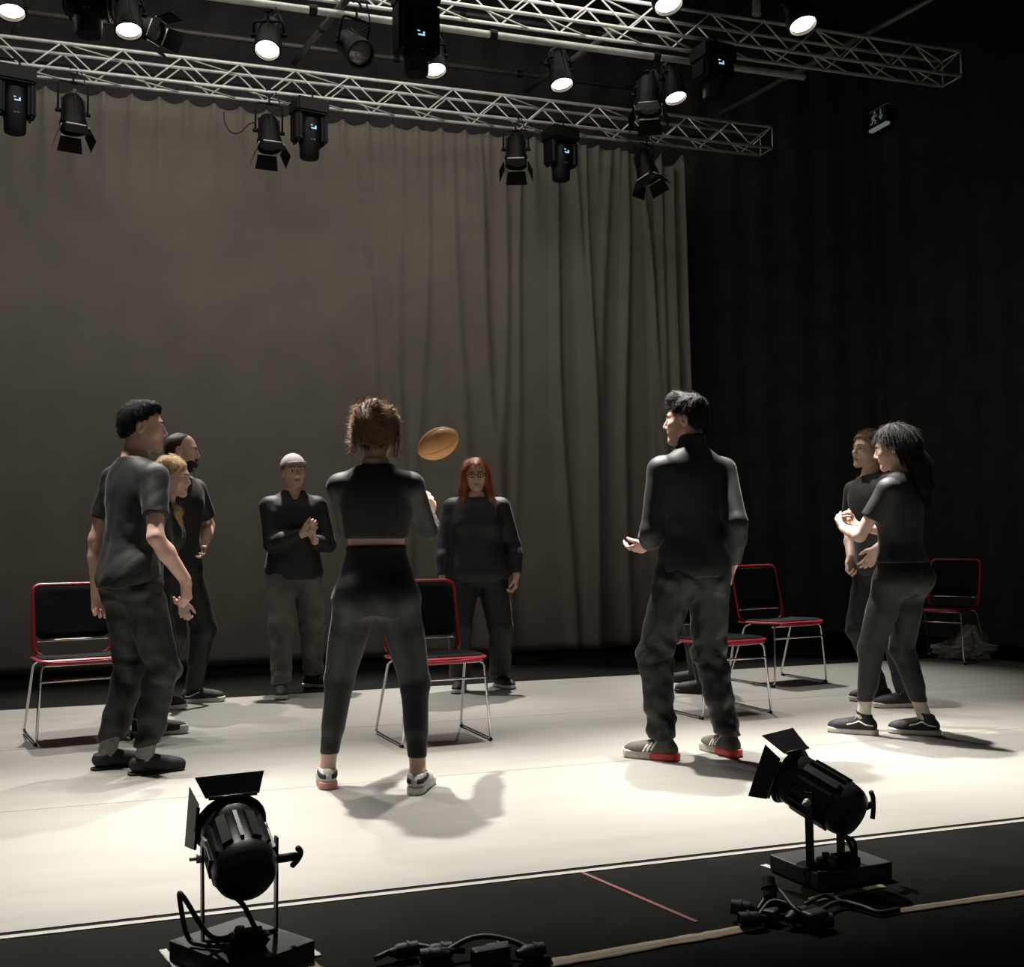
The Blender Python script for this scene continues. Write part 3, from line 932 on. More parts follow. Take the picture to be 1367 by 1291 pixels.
cluster('tangle of black plugs and leads on tape, right of centre front',
        [((1022, 1238), 0.024, 2.9, 0.0), ((1050, 1240), 0.024, 0.2, 0.1), ((1030, 1222), 0.03, 1.2, 0.9), ((1058, 1222), 0.024, 2.5, 0.0), ((1075, 1240), 0.022, -0.3, 0.0), ((1012, 1230), 0.03, 2.6, 0.1)],
        [([((1090, 1228), 0.02), ((1120, 1212), 0.016), ((1150, 1216), 0.012), ((1174, 1222), 0.008), ((1200, 1217), 0.0065)], 0.0075),
         ([((1075, 1222), 0.03), ((1100, 1205), 0.02), ((1125, 1208), 0.01), ((1160, 1219), 0.008)], 0.0065),
         ([((1005, 1240), 0.012), ((1030, 1228), 0.05), ((1060, 1232), 0.045), ((1085, 1226), 0.012)], 0.0065),
         ([((1008, 1225), 0.01), ((1035, 1215), 0.06), ((1062, 1238), 0.05), ((1095, 1243), 0.01)], 0.0065)],
        [((1088, 1240), (0.07, 0.045, 0.05), 0.2), ((1030, 1232), (0.05, 0.04, 0.04), 0.7)])
cluster('row of black plugs and leads at the bottom edge, left of centre',
        [((520, 1284), 0.022, 0.1, 0.0), ((565, 1284), 0.022, 0.0, 0.0), ((640, 1284), 0.022, -0.1, 0.05), ((690, 1286), 0.022, 0.1, 0.0), ((600, 1286), 0.022, 3.0, 0.0)],
        [([((500, 1288), 0.015), ((545, 1278), 0.03), ((590, 1284), 0.03), ((620, 1280), 0.02)], 0.0075),
         ([((575, 1290), 0.012), ((630, 1276), 0.045), ((680, 1276), 0.04), ((735, 1286), 0.008)], 0.0075)],
        [((655, 1290), (0.10, 0.04, 0.05), 0.1)])

# ------------------------------------------------------------------ figures: smooth solids sampled on a grid and meshed
BIG = 1.0
def axis_lines(lo, hi, step, fine):
    out = [lo]
    x = lo
    while x < hi:
        s = step
        for a, b, fs in fine:
            if a <= x < b: s = min(s, fs)
            elif x < a < x + s: s = max(a - x, fs * 0.6)
        x += s
        out.append(x)
    return np.array(out, dtype=np.float32)
def smin(a, b, k):
    h = np.maximum(k - np.abs(a - b), 0) / k
    return np.minimum(a, b) - h * h * k * 0.25
class Solid:
    def __init__(s, lo, hi, step, fine=()):
        s.ax = [axis_lines(lo[i], hi[i], step, [(f[0][i], f[1][i], f[2]) for f in fine]) for i in range(3)]
        s.D = np.full([len(a) for a in s.ax], BIG, dtype=np.float32)
    def view(s, lo, hi):
        sl = []
        for i in range(3):
            a = int(np.searchsorted(s.ax[i], lo[i])); b = int(np.searchsorted(s.ax[i], hi[i]))
            sl.append(slice(max(a - 1, 0), min(b + 1, len(s.ax[i]))))
        X = s.ax[0][sl[0]][:, None, None]; Y = s.ax[1][sl[1]][None, :, None]; Z = s.ax[2][sl[2]][None, None, :]
        return tuple(sl), X, Y, Z
    def put(s, sl, d, k):
        if d.size: s.D[sl] = smin(s.D[sl], d, k)
    def cone(s, a, b, ra, rb, k=0.02, cut=None):
        a = np.array(a, float); b = np.array(b, float)
        m = max(ra, rb) + k + 0.03
        sl, X, Y, Z = s.view(np.minimum(a, b) - m, np.maximum(a, b) + m)
        d = f_cone(X, Y, Z, a, b, ra, rb)
        if cut is not None:              # (point, direction): keep what lies before the plane
            p, n = cut
            d = np.maximum(d, (X - p[0]) * n[0] + (Y - p[1]) * n[1] + (Z - p[2]) * n[2])
        s.put(sl, d, k)
    def ell(s, c, r, k=0.02, R=None):
        m = max(r) + k + 0.03
        c = np.array(c, float)
        sl, X, Y, Z = s.view(c - m, c + m)
        s.put(sl, f_ell(X, Y, Z, c, r, R), k)
    def cutplane(s, p, n):               # remove what lies beyond
        X = s.ax[0][:, None, None]; Y = s.ax[1][None, :, None]; Z = s.ax[2][None, None, :]
        s.D = np.maximum(s.D, (X - p[0]) * n[0] + (Y - p[1]) * n[1] + (Z - p[2]) * n[2]).astype(np.float32)
    def mesh(s, name, m, parent, relax=1):
        V, Q = surface(s.D, s.ax)
        for _ in range(relax):
            V = smooth_v(V, Q)
        return raw_mesh(name, V, Q, m, parent)
def f_cone(X, Y, Z, a, b, ra, rb):
    ba = b - a
    L2 = float(ba @ ba) + 1e-9
    px, py, pz = X - a[0], Y - a[1], Z - a[2]
    t = np.clip((px * ba[0] + py * ba[1] + pz * ba[2]) / L2, 0, 1)
    return (np.sqrt((px - ba[0] * t) ** 2 + (py - ba[1] * t) ** 2 + (pz - ba[2] * t) ** 2) - (ra + (rb - ra) * t)).astype(np.float32)
def f_ell(X, Y, Z, c, r, R=None):
    px, py, pz = X - c[0], Y - c[1], Z - c[2]
    if R is not None:
        px, py, pz = (px * R[0][0] + py * R[1][0] + pz * R[2][0], px * R[0][1] + py * R[1][1] + pz * R[2][1], px * R[0][2] + py * R[1][2] + pz * R[2][2])
    k0 = np.sqrt((px / r[0]) ** 2 + (py / r[1]) ** 2 + (pz / r[2]) ** 2)
    k1 = np.sqrt((px / r[0] ** 2) ** 2 + (py / r[1] ** 2) ** 2 + (pz / r[2] ** 2) ** 2) + 1e-6
    return (k0 * (k0 - 1) / k1).astype(np.float32)
def surface(D, ax):
    ins = D < 0
    n = [d - 1 for d in D.shape]
    cnt = np.zeros(n, np.uint8)
    for i in (0, 1):
        for j in (0, 1):
            for k in (0, 1):
                cnt += ins[i:i + n[0], j:j + n[1], k:k + n[2]]
    act = (cnt > 0) & (cnt < 8)
    I, J, K = np.nonzero(act)
    idx = np.full(n, -1, np.int32)
    idx[I, J, K] = np.arange(len(I))
    acc = np.zeros((len(I), 3)); num = np.zeros(len(I))
    corners = [(i, j, k) for i in (0, 1) for j in (0, 1) for k in (0, 1)]
    val = {c: D[I + c[0], J + c[1], K + c[2]] for c in corners}
    for c in corners:
        for axis in range(3):
            if c[axis] == 0:
                e = list(c); e[axis] = 1; e = tuple(e)
                a, b = val[c], val[e]
                x = (a < 0) != (b < 0)
                t = np.where(x, a / np.where(a - b == 0, 1, a - b), 0)
                p = np.zeros((len(I), 3))
                for q, arr in enumerate((I, J, K)):
                    g0 = ax[q][arr + c[q]]; g1 = ax[q][arr + e[q]]
                    p[:, q] = g0 + (g1 - g0) * t
                acc += p * x[:, None]; num += x
    V = acc / num[:, None]
    Q = []
    for axis in range(3):
        a0 = [slice(1, -1)] * 3; a0[axis] = slice(0, -1)
        a1 = [slice(1, -1)] * 3; a1[axis] = slice(1, None)
        s0, s1 = ins[tuple(a0)], ins[tuple(a1)]
        P = np.nonzero(s0 != s1)
        pos = [p + 1 for p in P]
        pos[axis] = P[axis]
        u, v = [(1, 2), (2, 0), (0, 1)][axis]
        def cell(du, dv):
            q = [p.copy() for p in pos]
            q[u] -= du; q[v] -= dv
            return idx[q[0], q[1], q[2]]
        quad = np.stack([cell(1, 1), cell(0, 1), cell(0, 0), cell(1, 0)], 1)
        flip = ~s0[P]
        quad[flip] = quad[flip][:, ::-1]
        Q.append(quad)
    Q = np.concatenate(Q)
    return V, Q[(Q >= 0).all(1)]
def smooth_v(V, Q, w=0.5):
    S = np.zeros_like(V); C = np.zeros(len(V))
    for a in range(4):
        b = (a + 1) % 4
        np.add.at(S, Q[:, a], V[Q[:, b]]); np.add.at(C, Q[:, a], 1)
        np.add.at(S, Q[:, b], V[Q[:, a]]); np.add.at(C, Q[:, b], 1)
    return V * (1 - w) + w * S / np.maximum(C, 1)[:, None]
def raw_mesh(name, V, Q, m, parent):
    me = bpy.data.meshes.new(name)
    me.vertices.add(len(V)); me.vertices.foreach_set('co', np.ascontiguousarray(V, np.float32).ravel())
    me.loops.add(len(Q) * 4); me.loops.foreach_set('vertex_index', np.ascontiguousarray(Q, np.int32).ravel())
    me.polygons.add(len(Q)); me.polygons.foreach_set('loop_start', np.arange(0, len(Q) * 4, 4, dtype=np.int32))
    me.update(calc_edges=True)
    me.validate()
    me.materials.append(m)
    me.shade_smooth()
    return link(bpy.data.objects.new(name, me), parent)
def waves(X, Y, Z, seed, freq, dirs=(1, 1, 1), n=5):
    rr = random.Random(seed)
    out = 0
    for _ in range(n):
        k = [rr.uniform(-1, 1) * d for d in dirs]
        L = sqrt(sum(t * t for t in k)) + 1e-6
        f = freq * rr.uniform(0.6, 1.5) / L
        q = [rr.uniform(-1, 1) for _ in range(3)]
        out = out + np.sin((X * k[0] + Y * k[1] + Z * k[2]) * f + rr.uniform(0, 6.28) + 1.2 * np.sin((X * q[0] + Y * q[1] + Z * q[2]) * freq * 0.5 + rr.uniform(0, 6.28)))
    return (out / n).astype(np.float32)

def creases(X, Y, Z, seed, freq, dirs=(1, 1, 1), n=4):
    """sharp-crested folds"""
    rr = random.Random(seed)
    out = 0
    for _ in range(n):
        k = [rr.uniform(-1, 1) * d for d in dirs]
        L = sqrt(sum(t * t for t in k)) + 1e-6
        f = freq * rr.uniform(0.6, 1.4) / L
        q = [rr.uniform(-1, 1) for _ in range(3)]
        a = np.sin((X * k[0] + Y * k[1] + Z * k[2]) * f + rr.uniform(0, 6.28) + 1.4 * np.sin((X * q[0] + Y * q[1] + Z * q[2]) * freq * 0.45 + rr.uniform(0, 6.28)))
        out = out + (0.55 - np.abs(a)) * 1.5
    return (out / n).astype(np.float32)

# ---- materials of the figures
def skin(name, col):
    if name in MATS: return MATS[name]
    m = mat(name, col, 0.5, noise=0.07, nscale=18, sss=0.12, bump=0.05, bscale=400, spec=0.4)
    nt = m.node_tree                                  # the mouth's own colour, stored per vertex
    at = nt.nodes.new('ShaderNodeAttribute'); at.attribute_name = 'flush'
    mx = nt.nodes.new('ShaderNodeMix'); mx.data_type = 'RGBA'
    b = nt.nodes['Principled BSDF']
    src = b.inputs['Base Color'].links[0].from_socket
    nt.links.new(at.outputs['Fac'], mx.inputs['Factor'])
    nt.links.new(src, mx.inputs['A'])
    mx.inputs['B'].default_value = (col[0] * .78, col[1] * .52, col[2] * .52, 1)
    nt.links.new(mx.outputs['Result'], b.inputs['Base Color'])
    return m
SK_FAIR = skin('fair_skin', (0.64, 0.44, 0.36))
SK_PINK = skin('rosy_skin', (0.63, 0.40, 0.325))
SK_TAN = skin('tan_skin', (0.56, 0.36, 0.28))
BLK_COT = mat('black_cotton', (0.0105, 0.0100, 0.0103), 0.64, noise=0.12, nscale=30, bump=0.12, bscale=350, sheen=0.10, spec=0.5)
BLK_KNIT = mat('black_knit', (0.012, 0.012, 0.0125), 0.64, noise=0.12, nscale=40, bump=0.15, bscale=450, sheen=0.14, spec=0.5)
CHAR_COT = mat('charcoal_cotton', (0.040, 0.036, 0.039), 0.66, noise=0.12, nscale=30, bump=0.12, bscale=350, sheen=0.25, spec=0.5)
BLK_DENIM = mat('black_denim', (0.0065, 0.0065, 0.007), 0.55, noise=0.3, nscale=22, bump=0.2, bscale=500, sheen=0.05, spec=0.5)
GREY_DENIM = mat('washed_grey_denim', (0.135, 0.13, 0.115), 0.85, noise=0.35, nscale=7, bump=0.2, bscale=500, spec=0.2)
LEGGING = mat('dark_grey_leggings', (0.0105, 0.0102, 0.0105), 0.6, noise=0.1, nscale=20, bump=0.1, bscale=500, sheen=0.10, spec=0.4)
H_BLACK = mat('black_hair', (0.007, 0.0065, 0.006), 0.62, noise=0.3, nscale=60, bump=1.0, bscale=120, stretch=(3, 3, 0.5), spec=0.3)
H_BROWN = mat('brown_hair', (0.25, 0.135, 0.072), 0.42, noise=0.4, nscale=60, bump=1.0, bscale=120, stretch=(3, 3, 0.5), spec=0.5)
H_DARKB = mat('dark_brown_hair', (0.035, 0.022, 0.014), 0.42, noise=0.4, nscale=60, bump=1.0, bscale=120, stretch=(3, 3, 0.5), spec=0.5)
H_BLOND = mat('blonde_hair', (0.56, 0.39, 0.21), 0.42, noise=0.3, nscale=60, bump=1.0, bscale=120, stretch=(3, 3, 0.5), spec=0.5)
H_RED = mat('red_hair', (0.34, 0.09, 0.035), 0.42, noise=0.35, nscale=60, bump=1.0, bscale=120, stretch=(3, 3, 0.5), spec=0.5)
WHITE_RUB = mat('white_rubber_sole', (0.62, 0.60, 0.56), 0.55, noise=0.12, nscale=40)
GREY_SOCK = mat('grey_sock', (0.23, 0.225, 0.21), 0.9, noise=0.15, nscale=40, bump=0.3, bscale=300)
CREAM_SOCK = mat('cream_sock', (0.55, 0.52, 0.45), 0.9, noise=0.15, nscale=40, bump=0.3, bscale=300)
SHOE_BLK = mat('black_canvas', (0.010, 0.010, 0.0105), 0.7, noise=0.15, nscale=60, bump=0.2, bscale=400)
SHOE_GRY = mat('pale_grey_mesh', (0.58, 0.55, 0.51), 0.7, noise=0.2, nscale=60, bump=0.2, bscale=400)
SHOE_OLV = mat('dark_taupe_mesh', (0.075, 0.065, 0.055), 0.65, noise=0.25, nscale=60, bump=0.2, bscale=400)
LACE_W = mat('white_lace', (0.66, 0.64, 0.60), 0.7, noise=0.1)
PINK_HEEL = mat('faded_red_rubber', (0.55, 0.22, 0.19), 0.5, noise=0.15)
RED_SOLE = mat('red_rubber', (0.62, 0.05, 0.055), 0.45, noise=0.1)
CAP_M = mat('pale_cap_cotton', (0.33, 0.29, 0.295), 0.85, noise=0.1, nscale=30, bump=0.15, bscale=300)
def eye_mat(name, iris):
    if name in MATS: return MATS[name]
    m = mat(name, (0.72, 0.69, 0.66), 0.15, spec=0.6)
    nt = m.node_tree
    tc = nt.nodes.new('ShaderNodeTexCoord')
    nm = nt.nodes.new('ShaderNodeVectorMath'); nm.operation = 'NORMALIZE'
    sx = nt.nodes.new('ShaderNodeSeparateXYZ')
    rp = nt.nodes.new('ShaderNodeValToRGB')
    e = rp.color_ramp.elements
    rp.color_ramp.interpolation = 'CONSTANT'
    e[0].position, e[0].color = 0.0, (0.70, 0.67, 0.64, 1)
    e[1].position, e[1].color = 0.86, (*iris, 1)
    x = e.new(0.965); x.color = (0.004, 0.004, 0.004, 1)
    nt.links.new(tc.outputs['Object'], nm.inputs[0])
    nt.links.new(nm.outputs[0], sx.inputs[0])
    nt.links.new(sx.outputs['Y'], rp.inputs['Fac'])
    nt.links.new(rp.outputs['Color'], nt.nodes['Principled BSDF'].inputs['Base Color'])
    return m
EYE = eye_mat('brown_eye', (0.05, 0.025, 0.012))

# ---- body tables: height fraction, half width, half depth, shift in y (all fractions of the stature)
T_MALE = [(.455, .070, .050, -.004), (.49, .094, .060, -.006), (.52, .098, .064, -.008), (.56, .093, .060, -.004), (.61, .084, .054, .0), (.66, .086, .055, .002), (.71, .094, .061, .003),
          (.755, .099, .064, .002), (.79, .098, .058, -.002), (.815, .086, .047, -.006), (.836, .058, .037, -.008), (.855, .036, .034, -.006)]
T_FEM = [(.455, .074, .052, -.004), (.49, .100, .064, -.008), (.52, .101, .066, -.010), (.56, .090, .056, -.004), (.615, .072, .047, .0), (.66, .075, .049, .002), (.71, .083, .057, .003),
         (.755, .086, .057, .0), (.79, .085, .051, -.004), (.815, .074, .042, -.007), (.836, .046, .033, -.008), (.855, .031, .031, -.006)]
def rotz(a): return np.array([[cos(a), -sin(a), 0], [sin(a), cos(a), 0], [0, 0, 1]])
def rotx(a): return np.array([[1, 0, 0], [0, cos(a), -sin(a)], [0, sin(a), cos(a)]])
def roty(a): return np.array([[cos(a), 0, sin(a)], [0, 1, 0], [-sin(a), 0, cos(a)]])
def ik(a, b, l1, l2, pole):
    a, b, pole = np.array(a, float), np.array(b, float), np.array(pole, float)
    d = b - a
    L = np.linalg.norm(d)
    mx = (l1 + l2) * 0.995
    if L > mx:
        b = a + d / L * mx; d = b - a; L = mx
    u = d / L
    x = (l1 * l1 - l2 * l2 + L * L) / (2 * L)
    h = sqrt(max(l1 * l1 - x * x, 0))
    p = pole - u * (pole @ u)
    p /= np.linalg.norm(p) + 1e-9
    return a + u * x + p * h, b
class Fig:
    """a posed figure in its own space: feet on z = 0, +Y ahead of the pelvis, +X its right hand"""
    def __init__(f, H, sex='m', bulk=1.0, feet=None, lean=0.0, side=0.0, twist=0.0, hip=(0, 0), drop=0.0, head=(0, 0, 0), hands=None, step=0.0066, headfwd=0.0, shrug=0.0, knees=None):
        f.H, f.sex, f.bulk, f.step = H, sex, bulk, step
        f.T = np.array(T_MALE if sex == 'm' else T_FEM) * H
        f.T[:, 1] *= bulk; f.T[:, 2] *= bulk * (1.0 if bulk < 1.1 else 1.08)
        zc = 0.53 * H
        f.zc = zc
        f.P = np.array([hip[0], hip[1], zc - drop])
        f.R = rotx(-lean) @ roty(side)
        f.twist = twist
        f.feet = feet                                  # (x, y, z, yaw) of each ankle's ground point: left, right
        hw = 0.052 * H * (1 + (bulk - 1) * .5)
        f.hipj = [f.tp((-hw, 0, 0.50 * H)), f.tp((hw, 0, 0.50 * H))]
        sw = (0.104 if sex == 'm' else 0.0925) * H * (1 + (bulk - 1) * .6)
        f.sh = [f.tp((-sw, -0.006 * H, (0.788 + shrug) * H)), f.tp((sw, -0.006 * H, (0.788 + shrug) * H))]
        f.neck0 = f.tp((0, -0.010 * H, 0.832 * H))
        up = f.R @ np.array([0, 0, 1.0])
        hs = (0.5 + 0.5 * H / 1.75) * (1.0 if sex == 'm' else 0.975)
        f.hs = hs
        yaw, pitch, roll = head
        f.HR = rotz(-yaw) @ rotx(-pitch) @ roty(roll)
        piv = f.neck0 + up * (0.052 * H) + f.R @ np.array([0, 0.012 + headfwd, 0])
        f.HC = piv + f.HR @ np.array([0, 0.022, 0.078]) * hs
        # legs
        f.knee, f.ank = [], []
        for i in (0, 1):
            x, y, z, yw = feet[i]
            an = np.array([x, y, z + 0.047 * H])
            pole = np.array([sin(yw) * 0.7 + (0.12 if i else -0.12), 1.0, 0.0]) if knees is None else np.array(knees[i])
            k, an2 = ik(f.hipj[i], an, 0.235 * H, 0.232 * H, pole)
            f.knee.append(k); f.ank.append(an2)
        # arms
        f.elb, f.wri, f.hand = [], [], []
        for i in (0, 1):
            h = hands[i]
            e, w = ik(f.sh[i], h['pos'], 0.172 * H, 0.146 * H, h.get('pole', (1 if i else -1, -1, -0.3)))
            f.elb.append(e); f.wri.append(w); f.hand.append(h)
    def tw(f, z):
        t = np.clip((z / f.H - 0.53) / 0.25, 0, 1)
        return f.twist * t * t * (3 - 2 * t)
    def tp(f, q):
        """torso space (upright, z height) to figure space"""
        a = float(f.tw(q[2]))
        p = rotz(-a) @ np.array([q[0], q[1], q[2] - f.zc])
        return f.R @ p + f.P
    def tlocal(f, X, Y, Z):
        px, py, pz = X - f.P[0], Y - f.P[1], Z - f.P[2]
        R = f.R
        x = px * R[0][0] + py * R[1][0] + pz * R[2][0]
        y = px * R[0][1] + py * R[1][1] + pz * R[2][1]
        z = px * R[0][2] + py * R[1][2] + pz * R[2][2] + f.zc
        a = f.tw(z)
        c, s = np.cos(a), np.sin(a)
        return x * c - y * s, x * s + y * c, z
    def f_torso(f, X, Y, Z, e=0.0, loose=None, zlo=None, zhi=None):
        x, y, z = f.tlocal(X, Y, Z)
        zz = np.linspace(f.T[0, 0], f.T[-1, 0], 240)
        prof = []
        ker = np.hanning(25); ker /= ker.sum()
        for j in (1, 2, 3):
            q = np.interp(zz, f.T[:, 0], f.T[:, j])
            q = np.convolve(np.pad(q, 12, mode='edge'), ker, 'valid')
            prof.append(q)
        A = np.interp(z, zz, prof[0]); B = np.interp(z, zz, prof[1]); S = np.interp(z, zz, prof[2])
        if loose is not None:
            lo = np.interp(z, [q[0] * f.H for q in loose], [q[1] for q in loose])
            A = A + lo; B = B + lo
        A = A + e; B = B + e
        n = 2.35
        d = ((np.abs(x) / A) ** n + (np.abs(y - S) / B) ** n) ** (1 / n) - 1
        d = d * np.minimum(A, B)
        zlo = f.T[0, 0] if zlo is None else zlo * f.H
        zhi = f.T[-1, 0] if zhi is None else zhi * f.H
        d = np.maximum(d, np.maximum(zlo - z, z - zhi))
        return d.astype(np.float32), x, y, z
    def box(f, names, pad=0.09):
        P = []
        if 'torso' in names: P += [f.P, f.neck0, f.sh[0], f.sh[1], f.tp((.17 * f.bulk, .1, f.zc)), f.tp((-.17 * f.bulk, -.12, f.zc)), f.tp((0, .12 * f.bulk, f.zc * 1.3)), f.tp((0, 0, f.H * .455))]
        if 'arms' in names: P += f.elb + f.wri + f.sh
        if 'uparms' in names: P += f.elb + f.sh
        if 'hands' in names: P += [w + (w - e) / np.linalg.norm(w - e) * 0.2 for e, w in zip(f.elb, f.wri)]
        if 'legs' in names: P += f.hipj + f.knee + f.ank
        if 'head' in names: P += [f.HC + .14 * np.array(v) for v in ((1, 0, 0), (-1, 0, 0), (0, 1, 0), (0, -1, 0), (0, 0, 1))]
        if 'feet' in names: P += [a - np.array([0, 0, 0.06]) for a in f.ank]
        P = np.array(P)
        return P.min(0) - pad, P.max(0) + pad
    # ---- limbs
    def leg(f, s, i, e=(0, 0, 0), k=0.035, calf=True, cutz=None, flare=0.0):
        H, b = f.H, f.bulk ** 0.6
        m = 1.0 if f.sex == 'm' else 1.04
        rt, rk, ra = .052 * H * b * m, .0315 * H * b, .0195 * H * b
        h, kn, an = f.hipj[i], f.knee[i], f.ank[i]
        cut = None if cutz is None else (np.array([0, 0, cutz]), np.array([0, 0, -1.0]))
        top = h + (kn - h) * 0.06
        s.cone(top, kn, rt + e[0], rk + e[1], k)
        s.cone(h + (kn - h) * .45, kn, rt * .80 + e[0] * .8, rk + e[1], 0.03)
        s.cone(kn, an, rk + e[1], ra + e[2] + flare, 0.03, cut)
        if calf:
            d = an - kn
            fw = np.array([sin(f.feet[i][3]), cos(f.feet[i][3]), 0])
            c0 = kn + d * .12 - fw * .012 * H
            c1 = kn + d * .52 - fw * .008 * H
            s.cone(c0, c1, .027 * H * b + e[1] * .6, .024 * H * b + e[2] * .6, 0.03)
    def arm(f, s, i, e=(0, 0, 0), k=0.03, upto=2.0, cuffcut=True):
        """upto: 0..1 along the upper arm, 1..2 along the forearm"""
        H, b = f.H, f.bulk ** 0.7
        m = 1.0 if f.sex == 'm' else 0.88
        rs, re, rw = .0300 * H * b * m, .0218 * H * b * m, .0160 * H * m
        S, E, Wp = f.sh[i], f.elb[i], f.wri[i]
        if upto <= 1.0:
            u = (E - S) / np.linalg.norm(E - S)
            s.cone(S, E, rs + e[0], re + e[1], k, (S + (E - S) * upto, u))
        else:
            s.cone(S, E, rs + e[0], re + e[1], k)
            u = (Wp - E) / np.linalg.norm(Wp - E)
            t = upto - 1
            M = E + (Wp - E) * .35
            s.cone(E, M, re + e[1], re * 1.10 + e[1], 0.02, (E + (Wp - E) * t, u))
            s.cone(M, Wp, re * 1.10 + e[1], rw + e[2], 0.02, (E + (Wp - E) * t, u) if t < .999 else None)
        # deltoid
    def hand_prims(f, s, i):
        h = f.hand[i]
        sc = f.H / 1.75 * (1.0 if f.sex == 'm' else .92)
        Wp = f.wri[i]
        fd = np.array(h['dir'], float) if 'dir' in h else f.wri[i] - f.elb[i]
        fd /= np.linalg.norm(fd)
        pn = np.array(h.get('palm', (-1 if i else 1, 0.2, 0)), float)
        pn -= fd * (pn @ fd); pn /= np.linalg.norm(pn)
        sd = np.cross(fd, pn) * (1 if i else -1)         # thumb side: fingers x palm for a right hand
        sd = -sd if h.get('flip') else sd
        curl, spread = h.get('curl', 0.35), h.get('spread', 0.10)
        W0 = Wp
        offs = [(.030, .092), (.0105, .096), (-.0095, .091), (-.0285, .082)]
        lens = [(.040, .025, .019), (.045, .028, .020), (.042, .026, .019), (.033, .020, .017)]
        knk = []
        for (o, l) in offs:
            kp = W0 + fd * l * sc + sd * o * sc
            knk.append(kp)
            s.cone(W0 + fd * .012 * sc + sd * o * .55 * sc, kp, .0145 * sc, .0105 * sc, 0.012)
        s.ell(W0 + fd * .05 * sc, (.03 * sc, .03 * sc, .03 * sc), 0.02) if False else None
        fc = h.get('fcurl', (1, 1, 1, 1))
        for j, (kp, ls) in enumerate(zip(knk, lens)):
            ang = 0.0
            d0 = fd + sd * spread * (1.2 - 0.8 * j)
            d0 /= np.linalg.norm(d0)
            p = kp
            c = curl * fc[j]
            for q, L in enumerate(ls):
                ang += c * (0.9, 1.35, 0.8)[q]
                d = d0 * cos(ang) + pn * sin(ang)
                p2 = p + d * L * sc
                r = (.0092, .0084, .0074, .0066)[q] * sc
                r2 = (.0092, .0084, .0074, .0066)[q + 1] * sc
                s.cone(p, p2, r, r2, 0.004)
                p = p2
        # thumb: leaves the side of the palm near its base
        tb = W0 + fd * .026 * sc + sd * .022 * sc
        to = h.get('thumb', 0.75)
        d1 = fd * cos(to) + sd * sin(to) + pn * .35
        d1 /= np.linalg.norm(d1)
        t1 = tb + d1 * .042 * sc
        d2 = fd * .85 + sd * .3 * to + pn * h.get('tclose', .45)
        d2 /= np.linalg.norm(d2)
        t2 = t1 + d2 * .030 * sc
        t3 = t2 + (d2 + pn * .2) / np.linalg.norm(d2 + pn * .2) * .024 * sc
        s.cone(tb, t1, .0165 * sc, .0118 * sc, 0.012)
        s.cone(t1, t2, .0108 * sc, .0095 * sc, 0.004)
        s.cone(t2, t3, .0095 * sc, .0075 * sc, 0.004)
    def headmap(f, X, Y, Z):
        px, py, pz = (X - f.HC[0]) / f.hs, (Y - f.HC[1]) / f.hs, (Z - f.HC[2]) / f.hs
        R = f.HR
        return (px * R[0][0] + py * R[1][0] + pz * R[2][0], px * R[0][1] + py * R[1][1] + pz * R[2][1], px * R[0][2] + py * R[1][2] + pz * R[2][2])
    def hp(f, q): return f.HC + f.HR @ np.array(q, float) * f.hs
    def head_prims(f, s, jaw=1.0, nose=1.0, mouth=0.0):
        lo, hi = f.HC - .17, f.HC + .17
        sl, X, Y, Z = s.view(lo, hi)
        x, y, z = f.headmap(X, Y, Z)
        ax = np.abs(x)
        A = np.array
        D = f_ell(x, y, z, (0, -.014, .036), (.076, .095, .083))
        D = smin(D, f_ell(x, y, z, (0, .026, -.03), (.0585, .064, .082)), .035)
        D = smin(D, f_cone(ax, y, z, A([.056, .0, -.052]), A([.014, .072, -.098]), .014 * jaw, .016 * jaw), .032)
        D = smin(D, f_ell(x, y, z, (0, .076, -.101), (.020 * jaw, .016, .016)), .02)
        D = smin(D, f_ell(ax, y, z, A([.041, .056, -.022]), (.022, .024, .022)), .03)
        D = smin(D, f_cone(ax, y, z, A([.0, .083, .024]), A([.04, .066, .024]), .012, .010), .018)
        sock = f_ell(ax, y, z, A([.032, .097, .004]), (.021, .017, .014))
        D = np.maximum(D, -sock) if False else -smin(-D, sock, .012)
        D = smin(D, f_ell(ax, y, z, A([.032, .0715, .003]), (.0165, .0135, .0135)), .006)
        D = smin(D, f_cone(x, y, z, A([0, .086, .014]), A([0, .101 + .005 * nose, -.027]), .0075, .0110), .011)
        D = smin(D, f_ell(ax, y, z, A([.012, .093, -.034]), (.0085, .010, .008)), .008)
        D = smin(D, f_ell(x, y, z, (0, .080, -.060), (.026, .014, .020)), .02)
        D = smin(D, f_cone(ax, y, z, A([0, .0925, -.0605]), A([.021, .083, -.0625]), .0055, .003), .006)
        D = smin(D, f_cone(ax, y, z, A([0, .0905, -.0725]), A([.018, .082, -.0695]), .0065, .003), .006)
        gr = f_cone(ax, y, z, A([0, .099, -.0662]), A([.022, .088, -.0662]), .0036 + mouth * .004, .0022)
        D = -smin(-D, gr, .004)
        ear = f_ell(ax, y, z, A([.0775, -.010, -.006]), (.0105, .019, .031))
        ear = -smin(-ear, f_ell(ax, y, z, A([.088, -.004, -.002]), (.009, .010, .016)), .006)
        D = smin(D, ear, .008)
        s.put(sl, (D * f.hs).astype(np.float32), .02)
    def neck_prims(f, s, e=0.0, top=1.0, k=0.03):
        r = (.0335 if f.sex == 'm' else .0285) * f.H * (1 + (f.bulk - 1) * .5)
        a = f.neck0 - f.R @ np.array([0, 0, .02])
        b = f.hp((0, -.022, -.05))
        s.cone(a, a + (b - a) * top, r + e, r * .93 + e, k)
        return a, b, r
